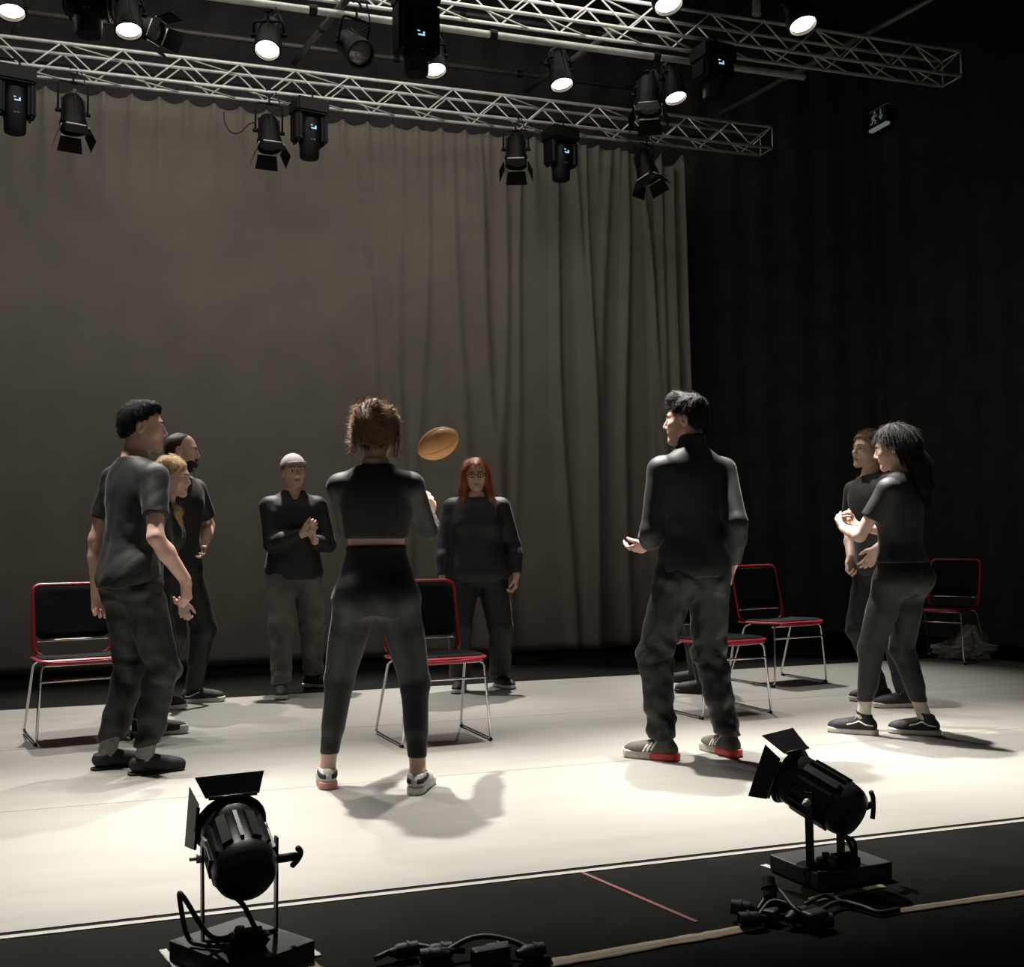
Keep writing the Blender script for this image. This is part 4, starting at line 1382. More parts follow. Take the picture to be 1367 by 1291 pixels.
    def bust(f, s, e=0.0):
        if f.sex == 'f':
            H = f.H
            for sg in (-1, 1):
                s.ell(f.tp((sg * .043 * H * f.bulk, .040 * H * f.bulk, .715 * H)), tuple(t * H * f.bulk ** .5 + e for t in (.036, .032, .036)), .035)
    def glutes(f, s, e=0.0):
        H = f.H
        w = 0.92 if f.sex == 'm' else 1.10
        for sg in (-1, 1):
            s.ell(f.tp((sg * .044 * H * f.bulk, (-.024 if f.sex == 'm' else -.034) * H * w, .505 * H)), tuple(t * H * w * f.bulk ** .5 + e for t in (.045, .043, .046)), .03)
    def body(f, root, m):
        lo, hi = f.box(('torso', 'arms', 'hands', 'legs', 'head', 'feet'), .08)
        lo[2] = max(lo[2], -.02)
        fine = [(f.HC - .125, f.HC + .135, f.step * .56)]
        for i in (0, 1):
            u = f.wri[i] - f.elb[i]; u /= np.linalg.norm(u)
            c = f.wri[i] + u * .07
            if 'dir' in f.hand[i]:
                d = np.array(f.hand[i]['dir'], float); c = f.wri[i] + d / np.linalg.norm(d) * .07
            fine.append((c - .10, c + .10, f.step * .68))
        s = Solid(lo, hi, f.step, fine)
        a, b = f.box(('torso',), .1)
        sl, X, Y, Z = s.view(a, b)
        d, x, y, z = f.f_torso(X, Y, Z, -.004)
        s.put(sl, d, .02)
        f.glutes(s, -.008); f.bust(s, -.006)
        for i in (0, 1):
            f.leg(s, i, (-.003, -.002, 0))
            an = f.ank[i]
            yw = f.feet[i][3]
            fw = np.array([sin(yw), cos(yw), 0])
            s.cone(an, an - np.array([0, 0, .012]), .0185 * f.H, .019 * f.H, .02)
            s.cone(an - fw * .02 - np.array([0, 0, .032]), an + fw * .10 - np.array([0, 0, .045]), .020, .018, .02)
            f.arm(s, i)
            f.hand_prims(s, i)
        f.neck_prims(s)
        f.head_prims(s)
        o = s.mesh('body', m, root, 1)
        me = o.data
        V = np.empty(len(me.vertices) * 3, np.float32); me.vertices.foreach_get('co', V)
        Q = (V.reshape(-1, 3) - f.HC) @ f.HR / f.hs
        e = np.sqrt((Q[:, 0] / .024) ** 2 + ((Q[:, 1] - .093) / .014) ** 2 + ((Q[:, 2] + .0665) / .0125) ** 2)
        at = me.attributes.new('flush', 'FLOAT', 'POINT')
        at.data.foreach_set('value', np.clip((1.15 - e) * 3, 0, 1).astype(np.float32))
        return o
    # ---- face pieces
    def eyes(f, root, brow=None, lid=0.0):
        for sg in (-1, 1):
            bm = bmesh.new()
            bmesh.ops.create_uvsphere(bm, u_segments=16, v_segments=10, radius=.0122 * f.hs, matrix=Matrix.Rotation(pi / 2, 4, 'X'))
            o = finish(bm, 'eye', EYE, root)
            o.matrix_local = Matrix.Translation(f.hp((sg * .032, .0762, .0035))) @ Matrix(f.HR.tolist()).to_4x4()
            if brow:
                pts = [f.hp((sg * a, b, c)) for a, b, c in ((.013, .0955, .0235), (.025, .0925, .0285), (.038, .084, .0275), (.047, .074, .0215))]
                bm = bmesh.new()
                add_tube(bm, smooth_path(pts, 3), [.0030, .0040, .0042, .0042, .004, .0038, .0034, .003, .0025, .0018][:10], 6)
                finish(bm, 'eyebrow', brow, root)
    def hair(f, root, m, top=.014, side=.010, line=None, tex=.003, freq=70, extra=None, name='hair', quiff=0.0, step=None, crownz=0.0, cut=True, base=True, strands=None):
        """a cap of hair over the skull down to a hairline z(y) in head space"""
        lo, hi = f.HC - .19, f.HC + .19
        prim = extra or []
        for p in prim:
            for q in ([p[1], p[2]] if p[0] == 'cone' else [p[1]]):
                w = f.hp(q) if p[-1] != 'world' else np.array(q)
                lo = np.minimum(lo, w - .1); hi = np.maximum(hi, w + .1)
        s = Solid(lo, hi, step or f.step * .62)
        sl, X, Y, Z = s.view(lo, hi)
        x, y, z = f.headmap(X, Y, Z)
        d = f_ell(x, y, z, (0, -.016, .038 + crownz), (.076 + side, .096 + side, .083 + top))
        d = smin(d, f_ell(x, y, z, (0, -.035, -.01), (.066 + side * .8, .070 + side, .075)), .03)
        if not base: d = d * 0 + BIG
        if quiff:
            d = smin(d, f_ell(x, y, z, (0, .045, .105), (.055, .042, .022 + quiff)), .025)
        if cut:
            ln = line or [(-.13, -.055), (-.06, -.045), (-.028, -.022), (-.018, .012), (.006, .026), (.03, .030), (.045, .050), (.07, .070), (.12, .078)]
            zl = np.interp(y, [q[0] for q in ln], [q[1] for q in ln])
            d = np.maximum(d, (zl - z) * .8)
        for p in prim:
            if p[0] == 'cone':
                a, b = np.array(p[1], float), np.array(p[2], float)
                if p[-1] == 'world':
                    dd = f_cone(X, Y, Z, a, b, p[3], p[4]) / f.hs
                else:
                    dd = f_cone(x, y, z, a, b, p[3], p[4])
                d = smin(d, dd, p[5])
            elif p[0] == 'ell':
                d = smin(d, f_ell(x, y, z, np.array(p[1], float), p[2]), p[3])
            elif p[0] == 'cutell':
                d = -smin(-d, f_ell(x, y, z, np.array(p[1], float), p[2]), p[3])
        if tex:
            d = d + tex * waves(x * 1.0, y * 1.0, z * .45, 5, freq) + tex * .6 * waves(x, y, z * .5, 9, freq * 1.9)
        s.D[sl] = (d * f.hs).astype(np.float32)
        o = s.mesh(name, m, root, 1)
        if strands:
            f.strands(o, root, m, *strands)
        return o
    def strands(f, src, root, m, count, length, lift, flow='crown', seed=3, r=.0011):
        """fine strands rooted on the hair surface, so that it is not a smooth cap"""
        me = src.data
        V = np.empty(len(me.vertices) * 3, np.float32); me.vertices.foreach_get('co', V); V = V.reshape(-1, 3)
        Nn = np.empty(len(me.vertices) * 3, np.float32); me.vertices.foreach_get('normal', Nn); Nn = Nn.reshape(-1, 3)
        g = np.random.default_rng(seed)
        pick = g.choice(len(V), size=min(count, len(V)), replace=False)
        P, Nn = V[pick].astype(float), Nn[pick].astype(float)
        Q = (P - f.HC) @ f.HR / f.hs
        if flow == 'crown':
            F = Q - np.array([0, -.045, .125])
        elif flow == 'front':
            F = np.stack([Q[:, 0] * .6, np.full(len(Q), .10), -np.abs(Q[:, 0]) * 1.2 + .02], 1)
        elif flow == 'back':
            F = np.stack([-Q[:, 0] * .5, np.full(len(Q), -.10), (.02 - Q[:, 2]) * .5], 1)
        else:
            F = np.stack([Q[:, 0] * .3, -.02 + 0 * Q[:, 0], np.full(len(Q), -.12)], 1)
        F = F + g.normal(0, .022, F.shape)
        F = F @ f.HR.T
        F -= Nn * (F * Nn).sum(1)[:, None]
        F /= np.linalg.norm(F, axis=1)[:, None] + 1e-9
        L = length * g.uniform(.5, 1.25, len(P))[:, None] * f.hs
        li = lift * g.uniform(.2, 1.6, len(P))[:, None]
        B = np.cross(Nn, F)
        rings = []
        for t, rad_ in ((0, 1.0), (.5, .9), (1.0, .25)):
            c = P - Nn * .001 + F * L * t + Nn * L * li * (t - .35 * t * t) - np.array([0, 0, 1]) * L * .10 * t * t
            for a in (0, 2.094, 4.189):
                rings.append(c + (B * cos(a) + Nn * sin(a)) * (r * rad_))
        VV = np.stack(rings, 1)
        n = len(P)
        base_ = (np.arange(n) * 9)[:, None]
        quads = []
        for q in (0, 3):
            for k in range(3):
                quads.append(np.stack([base_[:, 0] + q + k, base_[:, 0] + q + (k + 1) % 3, base_[:, 0] + q + 3 + (k + 1) % 3, base_[:, 0] + q + 3 + k], 1))
        o = raw_mesh('hair_strands', VV.reshape(-1, 3), np.concatenate(quads), m, root)
        o['kind'] = 'stuff'
        return o
    # ---- clothes
    def top(f, root, m, name='shirt', e=.011, hem=.50, sleeve=.55, es=(.017, .020, .010), loose=None, neck='crew', tex=.0035, seed=1, bust=True, hole=.006, vneck=0.0, hemtilt=0.0):
        loose = loose or [(.45, .012), (.6, .010), (.72, .004), (.8, 0)]
        lo, hi = f.box(('torso', 'arms' if sleeve > 1 else 'uparms'), .12)
        if neck == 'turtle': hi[2] = max(hi[2], f.HC[2])
        s = Solid(lo, hi, f.step * 1.12)
        sl, X, Y, Z = s.view(lo, hi)
        d, x, y, z = f.f_torso(X, Y, Z, e, loose, zlo=min(hem - .02, .455))
        tw_ = tex * (creases(x, y, z, seed, 17, (1, 1, .8)) + .5 * waves(x, y, z * .5, seed + 3, 55)) * np.interp(z / f.H, [.45, .6, .7, .8], [1.5, 1.4, .8, .35])
        s.put(sl, (d + tw_).astype(np.float32), .02)
        if bust: f.bust(s, e * .7)
        if hem < .53: f.glutes(s, e * .8 - .010)
        # trapezius slope
        for i in (0, 1):
            s.cone(f.neck0 + f.R @ np.array([0, 0, -.012]), f.sh[i] + f.R @ np.array([0, 0, .006]), .026 * f.H + e * .4, .024 * f.H + e * .6, .03)
        x, y, z = f.tlocal(X, Y, Z)
        hz = (hem + hemtilt * np.clip(y / .1, -1, 1)) * f.H
        s.D[sl] = np.maximum(s.D[sl], hz - z).astype(np.float32)
        for i in (0, 1):
            sv = sleeve[i] if isinstance(sleeve, (tuple, list)) else sleeve
            f.arm(s, i, es, .035, sv)
        sl, X, Y, Z = s.view(lo, hi)
        s.D += (tex * .7 * creases(X, Y, Z, seed + 7, 30)).astype(np.float32)
        x, y, z = f.tlocal(X, Y, Z)
        rad = np.sqrt(x * x + y * y)
        a, b = f.neck0 - f.R @ np.array([0, 0, .02]), f.hp((0, -.022, -.05))
        r = (.0335 if f.sex == 'm' else .0285) * f.H * (1 + (f.bulk - 1) * .5)
        if neck == 'turtle':
            t = .80
            u = (b - a) / np.linalg.norm(b - a)
            s.cone(a, b, r + .012, r * .93 + .011, .02, (a + (b - a) * t, u))
            s.cone(a + (b - a) * .62, a + (b - a) * .72, r + .013, r + .013, .008, (a + (b - a) * t, u))
        else:
            if neck == 'collar':
                u = (b - a) / np.linalg.norm(b - a)
                s.cone(a, b, r + .012, r + .012, .015, (a + (b - a) * .45, u))
            ncut = f_cone(X, Y, Z, a - (b - a) * .0, b + (b - a) * 1.0, r + hole, r + hole * 1.3)
            if vneck:
                p0 = f.tp((0, .09, (.80 - vneck) * f.H)); p1 = f.tp((0, .02, .85 * f.H))
                ncut = np.minimum(ncut, f_cone(X, Y, Z, np.array(p0), np.array(p1), .004, .055))
            keep = ncut
            s.D = np.maximum(s.D, -keep).astype(np.float32)
            if neck == 'crew':
                zc = np.where(y > 0, (.842 - .16 * np.clip(y, 0, .09)) * f.H, .846 * f.H)
                near = rad < .085 * f.H
                s.D = np.where(near, np.maximum(s.D, (z - zc)), s.D).astype(np.float32)
        return s.mesh(name, m, root, 1)
    def bottoms(f, root, m, name='jeans', e=(.012, .014, .014), waist=.585, ankle=.055, flare=0.0, tex=.003, seed=2, torso_e=.010, loose=None, knee_folds=1.0, calf=True):
        lo, hi = f.box(('torso', 'legs'), .13)
        hi[2] = f.P[2] + .22
        lo[2] = -.01
        s = Solid(lo, hi, f.step * 1.12)
        sl, X, Y, Z = s.view(lo, hi)
        d, x, y, z = f.f_torso(X, Y, Z, torso_e, loose, zhi=waist)
        s.put(sl, d, .02)
        f.glutes(s, torso_e * .7)
        for i in (0, 1):
            f.leg(s, i, e, .04, calf, f.ank[i][2] - .047 * f.H + ankle * f.H, flare)
        X, Y, Z = s.ax[0][:, None, None], s.ax[1][None, :, None], s.ax[2][None, None, :]
        kz = .5 * (f.knee[0][2] + f.knee[1][2])
        az = .05 * f.H
        wgt = .45 + knee_folds * (1.1 * np.exp(-((Z - kz) / .11) ** 2) + 1.2 * np.exp(-((Z - az - .07) / .10) ** 2) + .7 * np.exp(-((Z - .49 * f.H) / .06) ** 2))
        s.D += (tex * wgt * (creases(X, Y, Z, seed, 26, (.7, .7, 1.3)) + .5 * waves(X, Y, Z, seed + 5, 70))).astype(np.float32)
        xx, yy, zz = f.tlocal(X, Y, Z)
        s.D = np.maximum(s.D, np.maximum(zz - waist * f.H, 0 * zz - BIG)).astype(np.float32)
        return s.mesh(name, m, root, 1)
    def sock(f, root, i, m, z1=.10, r=.0235):
        an = f.ank[i]
        d = f.knee[i] - an; d /= np.linalg.norm(d)
        a = an - np.array([0, 0, .02])
        bm = bmesh.new()
        R_ = r * f.H
        p = [an - np.array([0, 0, .045]), an - np.array([0, 0, .02]), an + d * .01, an + d * .04, an + d * (z1 - .01), an + d * z1]
        add_tube(bm, p, [R_ * .92, R_ * .97, R_, R_ * .97, R_ * .99, R_ * .93], 16)
        return finish(bm, 'sock', m, root)
    def shoe(f, root, i, upper=None, sole=None, L=.275, collar=.07, st=.026, lace=None, laces=5, stripes=None, stripe_m=None, heel_m=None, pitch=0.0, toecap=None, wide=1.0, toebox=1.0):
        """ankle at the shoe's origin column; local +y to the toe"""
        sc = L / .275
        x0, y0, z0, yw = f.feet[i]
        lo, hi = (-.065, -.10, -.005), (.065, .225, .20)
        g = .0042
        def mk():
            return Solid(lo, hi, g)
        s = mk()
        s.cone((0, -.038, .048), (0, .045, .046), .036 * wide, .039 * wide, .02)
        s.cone((0, .03, .048), (0.002, .135, .032), .038 * wide, .033 * wide * toebox, .03)
        s.cone((0, .10, .034), (0.002, .165, .030), .040 * wide, .030 * toebox, .03)
        s.cone((0, -.018, .05), (0, -.004, .055 + collar), .037, .041, .02, (np.array([0, -.004, .042 + collar]), np.array([0, -.25, .97])))
        X, Y, Z = s.ax[0][:, None, None], s.ax[1][None, :, None], s.ax[2][None, None, :]
        U = s.D.copy()
        s.D = np.maximum(s.D, st - .004 - Z).astype(np.float32)
        M = Matrix.Translation((x0, y0, z0)) @ Matrix.Rotation(-yw, 4, 'Z') @ Matrix.Translation((0, .14, 0)) @ Matrix.Rotation(radians(-pitch), 4, 'X') @ Matrix.Translation((0, -.14, 0)) @ Matrix.Diagonal((sc, sc, sc, 1))
        def emit(sd, nm, m, parent):
            o = sd.mesh(nm, m, parent, 1)
            return o
        sh = emit(s, 'shoe', upper, root)
        sh.matrix_local = M
        t = mk()
        d2 = np.minimum(f_cone(X, Y, Z * 0, np.array([0, -.040, 0.]), np.array([.001, .06, 0.]), .040 * wide, .038 * wide), f_cone(X, Y, Z * 0, np.array([.001, .06, 0.]), np.array([.003, .155, 0.]), .038 * wide, .043 * wide * toebox))
        rise = .012 * np.clip((Y - .12) / .08, 0, 1) ** 2
        t.D = np.maximum(d2 + .10 * np.abs(Z - st * .5) * .4, np.maximum(rise - Z, Z - rise * .5 - st)).astype(np.float32)
        so = emit(t, 'sole', sole, sh)
        if toecap:
            q = mk()
            q.D = np.maximum(np.maximum(U - .003, .145 - Y), np.maximum(st - .006 - Z, Z - .052)).astype(np.float32)
            emit(q, 'toe_cap', toecap, sh)
        if heel_m:
            q = mk()
            q.D = np.maximum(np.maximum(d2 - .003 + .04 * np.abs(Z - st * .5), np.maximum(.003 - Z, Z - (st - .001) + .10 * np.clip(Y, 0, 1))), np.maximum(Y - .055, -BIG)).astype(np.float32)
            emit(q, 'heel_insert', heel_m, sh)
        if stripes:
            for sg in (-1, 1):
                for path, wd in stripes:
                    q = mk()
                    reg = None
                    for (ya, za), (yb, zb) in zip(path, path[1:]):
                        r_ = f_cone(X * 0, Y, Z, np.array([0, ya, za]), np.array([0, yb, zb]), wd, wd)
                        reg = r_ if reg is None else np.minimum(reg, r_)
                    q.D = np.maximum(np.maximum(U - .0035, reg), np.maximum(.012 - X * sg, st - .002 - Z)).astype(np.float32)
                    if (q.D < 0).any(): emit(q, 'side_stripe', stripe_m or LACE_W, sh)
        if lace:
            bm = bmesh.new()
            for k in range(laces):
                y_ = .035 + .062 * k / max(laces - 1, 1)
                zt = .080 - (y_ - .035) * .42 if laces else .06
                zz = zt + .006
                w_ = .019
                add_tube(bm, [(-w_, y_ + .004, zz - .010), (-w_ * .4, y_, zz), (w_ * .4, y_, zz), (w_, y_ + .004, zz - .010)], .0034, 5)
            for sg in (-1, 1):
                add_tube(bm, smooth_path([(0, .030, .092), (sg * .018, .028, .100), (sg * .034, .036, .088), (sg * .022, .040, .080)], 4), .0028, 5)
            finish(bm, 'lace', lace, sh)
        return sh
def place(px, a_deg):
    """yaw of a figure facing a degrees right of straight away along the sight line at column px"""
    return -(YAW + radians(a_deg) + math.atan((px - PW / 2) / FPX))
def person(label, px, a_deg, ankles, H, foot_a, name='person', **kw):
    """ankles: floor pixels below the left and the right ankle; foot_a: their headings like a_deg"""
    gl, gr = ground(*ankles[0]), ground(*ankles[1])
    c = (gl + gr) / 2
    rz = place(px, a_deg)
    root = empty(name, (c.x, c.y, 0), rz, label, 'person', None)
    Ri = Matrix.Rotation(-rz, 3, 'Z')
    feet = []
    zs = kw.pop('foot_z', (0, 0))
    for g, fa, z in zip((gl, gr), foot_a, zs):
        q = Ri @ (g - c)
        feet.append((q.x, q.y, z, radians(fa - a_deg)))
    return root, Fig(H, feet=feet, **kw)

# ------------------------------------------------------------------ the ten people on the stage
NIKE = [([(-.052, .050), (-.045, .043), (-.02, .046), (.035, .070)], .0035)]
VANS = [([(-.055, .052), (-.02, .056), (.015, .074), (.045, .060), (.078, .052)], .0042)]
THREE = [([(.018 + .022 * k, .088 - .010 * k), (.040 + .022 * k, .048 - .008 * k)], .0055) for k in range(3)]
rad = radians

# 1 — man in black socks-like shoes, left, seen from behind turning right
root, f = person('dark haired man in black T-shirt and jeans, tallest at the left, face in profile', 185, 64,
                 ((143, 1026), (193, 1033)), 1.755, (72, 78), sex='m', bulk=.92, lean=rad(3), twist=rad(-6), head=(rad(28), rad(2), 0), hip=(0.0, .025),
                 hands=[dict(pos=(-.23, -.04, .838), pole=(-.2, -1, -.1), palm=(1, -.2, 0), curl=.95, dir=(.05, .15, -1), thumb=.5),
                        dict(pos=(.25, .17, .90), pole=(.5, -1, -.1), palm=(-.9, -.5, 0), curl=.9, dir=(-.05, .12, -1), thumb=.5)])
f.body(root, SK_PINK); f.eyes(root, H_BLACK)
f.hair(root, H_BLACK, top=.011, side=.004, tex=.003, freq=120, line=[(-.13, -.055), (-.06, -.045), (-.028, -.022), (-.018, .012), (.006, .026), (.022, .030), (.034, .045), (.055, .066), (.072, .080), (.085, .084), (.12, .095)], extra=[('ell', (0, .040, .104), (.052, .044, .026), .02)], strands=(2600, .020, .45, 'back'))
f.top(root, BLK_COT, 'tshirt', hem=.488, sleeve=.66, es=(.014, .020, 0), seed=11, tex=.007, loose=[(.45, .020), (.6, .016), (.72, .006), (.8, 0)])
f.bottoms(root, BLK_DENIM, 'jeans', e=(.016, .019, .022), ankle=.078, seed=12, tex=.011, flare=.004, calf=True)
for i in (0, 1):
    f.sock(root, i, GREY_SOCK, .12, .0245)
    f.shoe(root, i, SHOE_BLK, SHOE_BLK, .275, .035, .012, wide=.92, toebox=.82)

# 2 — blonde woman behind him
root, f = person('blonde woman with a ponytail in black, peeking from behind the dark haired man', 242, 98,
                 ((173, 981), (205, 981)), 1.56, (85, 88), sex='f', lean=rad(8), head=(rad(14), rad(8), rad(6)), hip=(.0, .07),
                 hands=[dict(pos=(-.22, .06, .76), palm=(1, 0, 0), curl=.4, dir=(0, .1, -1)),
                        dict(pos=(.205, .25, .745), palm=(-1, .2, 0), pole=(.5, -1, 0), curl=.7, spread=.03, dir=(0, .15, -1))])
f.body(root, SK_FAIR); f.eyes(root, H_BROWN)
f.hair(root, H_BLOND, top=.010, side=.008, line=[(-.13, -.07), (-.06, -.065), (-.03, -.05), (-.005, -.035), (.02, -.01), (.045, .035), (.07, .072), (.12, .085)],
       extra=[('ell', (0, -.10, -.01), (.035, .03, .04), .03), ('cone', (.02, -.10, -.02), (.065, -.055, -.12), .026, .028, .03), ('cone', (.065, -.055, -.12), (.075, .075, -.21), .028, .026, .03), ('cone', (.075, .075, -.21), (.065, .115, -.31), .026, .006, .03)], strands=(2200, .05, .12, 'back'))
f.top(root, BLK_KNIT, 'long_sleeved_top', hem=.50, sleeve=1.93, es=(.010, .011, .010), seed=21)
f.bottoms(root, BLK_DENIM, 'trousers', e=(.008, .010, .012), ankle=.062, seed=22)
for i in (0, 1):
    f.sock(root, i, GREY_SOCK, .09, .022)
    f.shoe(root, i, SHOE_BLK, WHITE_RUB, .262, .075, .028, LACE_W, 6, toecap=WHITE_RUB)

# 3 — bearded man with hand on hip
root, f = person('balding bearded man in black T-shirt with hand on hip, behind the blonde woman', 245, 128,
                 ((258, 938), (210, 946)), 1.80, (88, 120), sex='m', bulk=1.05, lean=rad(2), head=(rad(-26), rad(4), rad(-4)),
                 hands=[dict(pos=(-.195, .06, 1.02), pole=(-1, -.35, 0), palm=(1, 0, .2), dir=(.8, .5, -.5), curl=.3),
                        dict(pos=(.27, .05, .86), pole=(.4, -1, 0), palm=(-1, 0, 0), curl=.5)])
f.body(root, SK_PINK); f.eyes(root, H_BLACK)
f.hair(root, H_DARKB, top=.002, side=.004, tex=.0012, line=[(-.13, -.08), (-.06, -.06), (-.03, -.03), (-.018, .01), (.0, .02), (.012, .07), (.03, .105), (.05, .14), (.12, .16)], strands=(900, .014, .4))
f.hair(root, H_DARKB, name='beard', cut=False, base=False, tex=.002, freq=110,
       extra=[('ell', (0, .036, -.082), (.058, .064, .052), .001), ('cutell', (0, .085, -.030), (.050, .050, .034), .01), ('cutell', (0, -.05, -.06), (.12, .055, .12), .01), ('cone', (-.02, .094, -.052), (.02, .094, -.052), .007, .007, .006), ('cutell', (0, .106, -.0665), (.017, .02, .006), .004)], strands=(900, .014, .5, 'down'))
f.top(root, BLK_COT, 'tshirt', hem=.49, sleeve=.72, es=(.022, .030, 0), seed=31)
f.bottoms(root, BLK_DENIM, 'trousers', e=(.014, .014, .016), ankle=.05, seed=32)
for i in (0, 1):
    f.shoe(root, i, SHOE_BLK, WHITE_RUB, .29, .055, .030, LACE_W, 5, stripes=NIKE)

# 4 — man in the cap
root, f = person('man in a pale cap, dark shirt and washed grey jeans, hands clasped, before the curtain', 391, 172,
                 ((417, 917), (375, 930)), 1.67, (118, 178), sex='m', bulk=.98, head=(rad(-6), rad(-4), rad(2)), hip=(.02, .0), knees=((-.5, .8, 0), (.1, 1, 0)),
                 hands=[dict(pos=(-.095, .20, 1.065), pole=(-.5, -.5, -.7), palm=(.8, .4, -.4), dir=(.25, .25, .8), curl=1.05, thumb=.5),
                        dict(pos=(-.015, .215, 1.115), pole=(1, -.5, -.6), palm=(-.5, -.6, .6), dir=(-.7, .35, .55), curl=1.0, thumb=.6)])
f.body(root, SK_FAIR); f.eyes(root, H_BROWN)
f.hair(root, H_BROWN, top=.0, side=.005, tex=.002, strands=(700, .016, .4))
cap = f.hair(root, CAP_M, name='cap', top=.022, side=.016, tex=0, line=[(-.15, .035), (0, .045), (.12, .052)])
br = f.hair(root, CAP_M, name='brim', cut=False, base=False, tex=0, extra=[('ell', (0, .108, .054), (.072, .075, .011), .001), ('cutell', (0, .10, .008), (.066, .085, .046), .004), ('cutell', (0, .0, .05), (.07, .093, .07), .004)])
br.parent = cap
f.top(root, BLK_COT, 'shirt', hem=.475, sleeve=1.93, es=(.018, .020, .014), neck='collar', vneck=.035, seed=41, tex=.005, e=.014, loose=[(.45, .032), (.6, .024), (.72, .010), (.8, .002)])
f.bottoms(root, GREY_DENIM, 'jeans', e=(.022, .028, .030), ankle=.05, seed=42, tex=.010, flare=.006)
for i in (0, 1):
    f.shoe(root, i, SHOE_BLK, WHITE_RUB, .28, .05, .028, LACE_W, 5)

# 5 — the thrower, seen from behind
root, f = person('woman seen from behind with a bun, crop top and grey leggings, just after throwing', 505, 6,
                 ((437, 1050), (558, 1057)), 1.675, (-8, 16), sex='f', bulk=1.02, lean=rad(1), twist=rad(4), head=(rad(4), rad(6), rad(0)), hip=(.028, -.03), drop=.012,
                 hands=[dict(pos=(-.07, .43, 1.20), pole=(-.25, -.1, -1), palm=(.7, .6, .2), dir=(.1, .7, .7), curl=.2, spread=.2),
                        dict(pos=(.235, .40, 1.18), pole=(.25, -.3, -1), palm=(-.75, .6, .1), dir=(.12, .45, .85), curl=.42, spread=.22, thumb=.9)])
f.body(root, SK_PINK); f.eyes(root, H_BROWN)
f.hair(root, H_BROWN, top=.012, side=.010, tex=.006, freq=60, line=[(-.13, -.062), (-.06, -.058), (-.03, -.03), (-.018, .006), (.02, .03), (.05, .062), (.075, .078), (.12, .085)],
       extra=[('ell', (0, -.03, .03), (.098, .105, .085), .03), ('ell', (-.012, -.105, .055), (.066, .050, .060), .015), ('cone', (-.05, -.10, .10), (.01, -.125, .12), .018, .02, .01), ('cone', (.01, -.125, .115), (.05, -.12, .06), .02, .016, .01), ('cone', (.05, -.12, .06), (.0, -.14, .035), .016, .016, .01), ('cone', (-.05, -.125, .05), (-.045, -.12, .10), .015, .014, .01),
              ('cone', (-.072, -.045, .03), (-.080, -.045, -.05), .016, .012, .02), ('cone', (.072, -.045, .03), (.082, -.04, -.05), .016, .010, .02)], strands=(4200, .05, .45, 'back'))
rr = random.Random(5)
bm = bmesh.new()
for k in range(46):                                    # loose curls beside the neck and over the crown
    sg = -1 if k % 2 else 1
    if k < 26:
        b0 = Vector((sg * rr.uniform(.065, .088), rr.uniform(-.08, .0), rr.uniform(-.03, .05)))
        pts = [b0 + Vector((sg * (.012 * j * rr.uniform(.3, 1.2)) + rr.uniform(-.008, .008), rr.uniform(-.01, .01), -.026 * j)) for j in range(5)]
    else:
        a_ = rr.uniform(-1.1, 1.1)
        b0 = Vector((.085 * sin(a_), rr.uniform(-.11, .02), .04 + .085 * cos(a_)))
        pts = [b0 + Vector((sin(a_), 0, cos(a_))) * (.009 * j) + Vector((rr.uniform(-.01, .01), rr.uniform(-.01, .01), 0)) for j in range(4)]
    add_tube(bm, [f.hp(q) for q in smooth_path(pts, 3)], .0016, 4)
st = finish(bm, 'loose_curls', H_BROWN, root)
st['kind'] = 'stuff'
f.top(root, BLK_KNIT, 'crop_top', e=.008, hem=.652, sleeve=1.9, es=(.009, .010, .009), loose=[(.6, .004), (.8, 0)], seed=51, tex=.002)
f.bottoms(root, LEGGING, 'leggings', e=(.005, .005, .005), waist=.635, ankle=.085, torso_e=.006, seed=52, tex=.0012, knee_folds=.6)
for i in (0, 1):
    f.shoe(root, i, SHOE_GRY, WHITE_RUB, .262, .050, .034, LACE_W, 5, stripes=[([(-.075, .056), (.03, .072)], .011)], stripe_m=SHOE_BLK, heel_m=PINK_HEEL if i == 0 else None)

# 6 — red haired woman
root, f = person('red haired woman with glasses in loose black clothes, standing before the curtain', 628, 182,
                 ((668, 917), (615, 922)), 1.635, (150, 190), sex='f', bulk=1.24, head=(rad(-2), rad(2), rad(2)), hip=(0.015, .0),
                 hands=[dict(pos=(-.262, .06, .80), pole=(-.4, -1, 0), palm=(1, -.2, 0), curl=.7, dir=(.05, .15, -1)),
                        dict(pos=(.262, .10, .79), pole=(.4, -1, 0), palm=(-1, -.2, 0), curl=.6, dir=(0, .2, -1))])
f.body(root, SK_PINK); f.eyes(root, H_RED)
f.hair(root, H_RED, top=.014, side=.012, tex=.004, line=[(-.14, -.2), (-.04, -.2), (-.03, -.16), (-.005, -.16), (.015, -.02), (.04, .045), (.07, .074), (.12, .085)],
       extra=[('cone', (.072, -.012, .03), (.088, .0, -.10), .024, .026, .03), ('cone', (.088, .0, -.10), (.105, .045, -.20), .026, .026, .03), ('cone', (.105, .045, -.20), (.112, .075, -.27), .026, .008, .02),
              ('cone', (-.072, -.012, .03), (-.088, .0, -.10), .024, .026, .03), ('cone', (-.088, .0, -.10), (-.105, .045, -.20), .026, .026, .03), ('cone', (-.105, .045, -.20), (-.115, .075, -.26), .026, .008, .02), ('ell', (0, -.075, -.08), (.088, .045, .12), .04)], strands=(3200, .07, .15, 'down'))
bm = bmesh.new()
for sg in (-1, 1):
    add_tube(bm, [f.hp((sg * .032 + .023 * cos(t), .099, .002 + .018 * sin(t))) for t in np.linspace(0, 2 * pi, 17)[:-1]], .0022, 6, True)
    add_tube(bm, [f.hp((sg * .055, .096, .006)), f.hp((sg * .074, .06, .008)), f.hp((sg * .080, -.005, .008))], .002, 6)
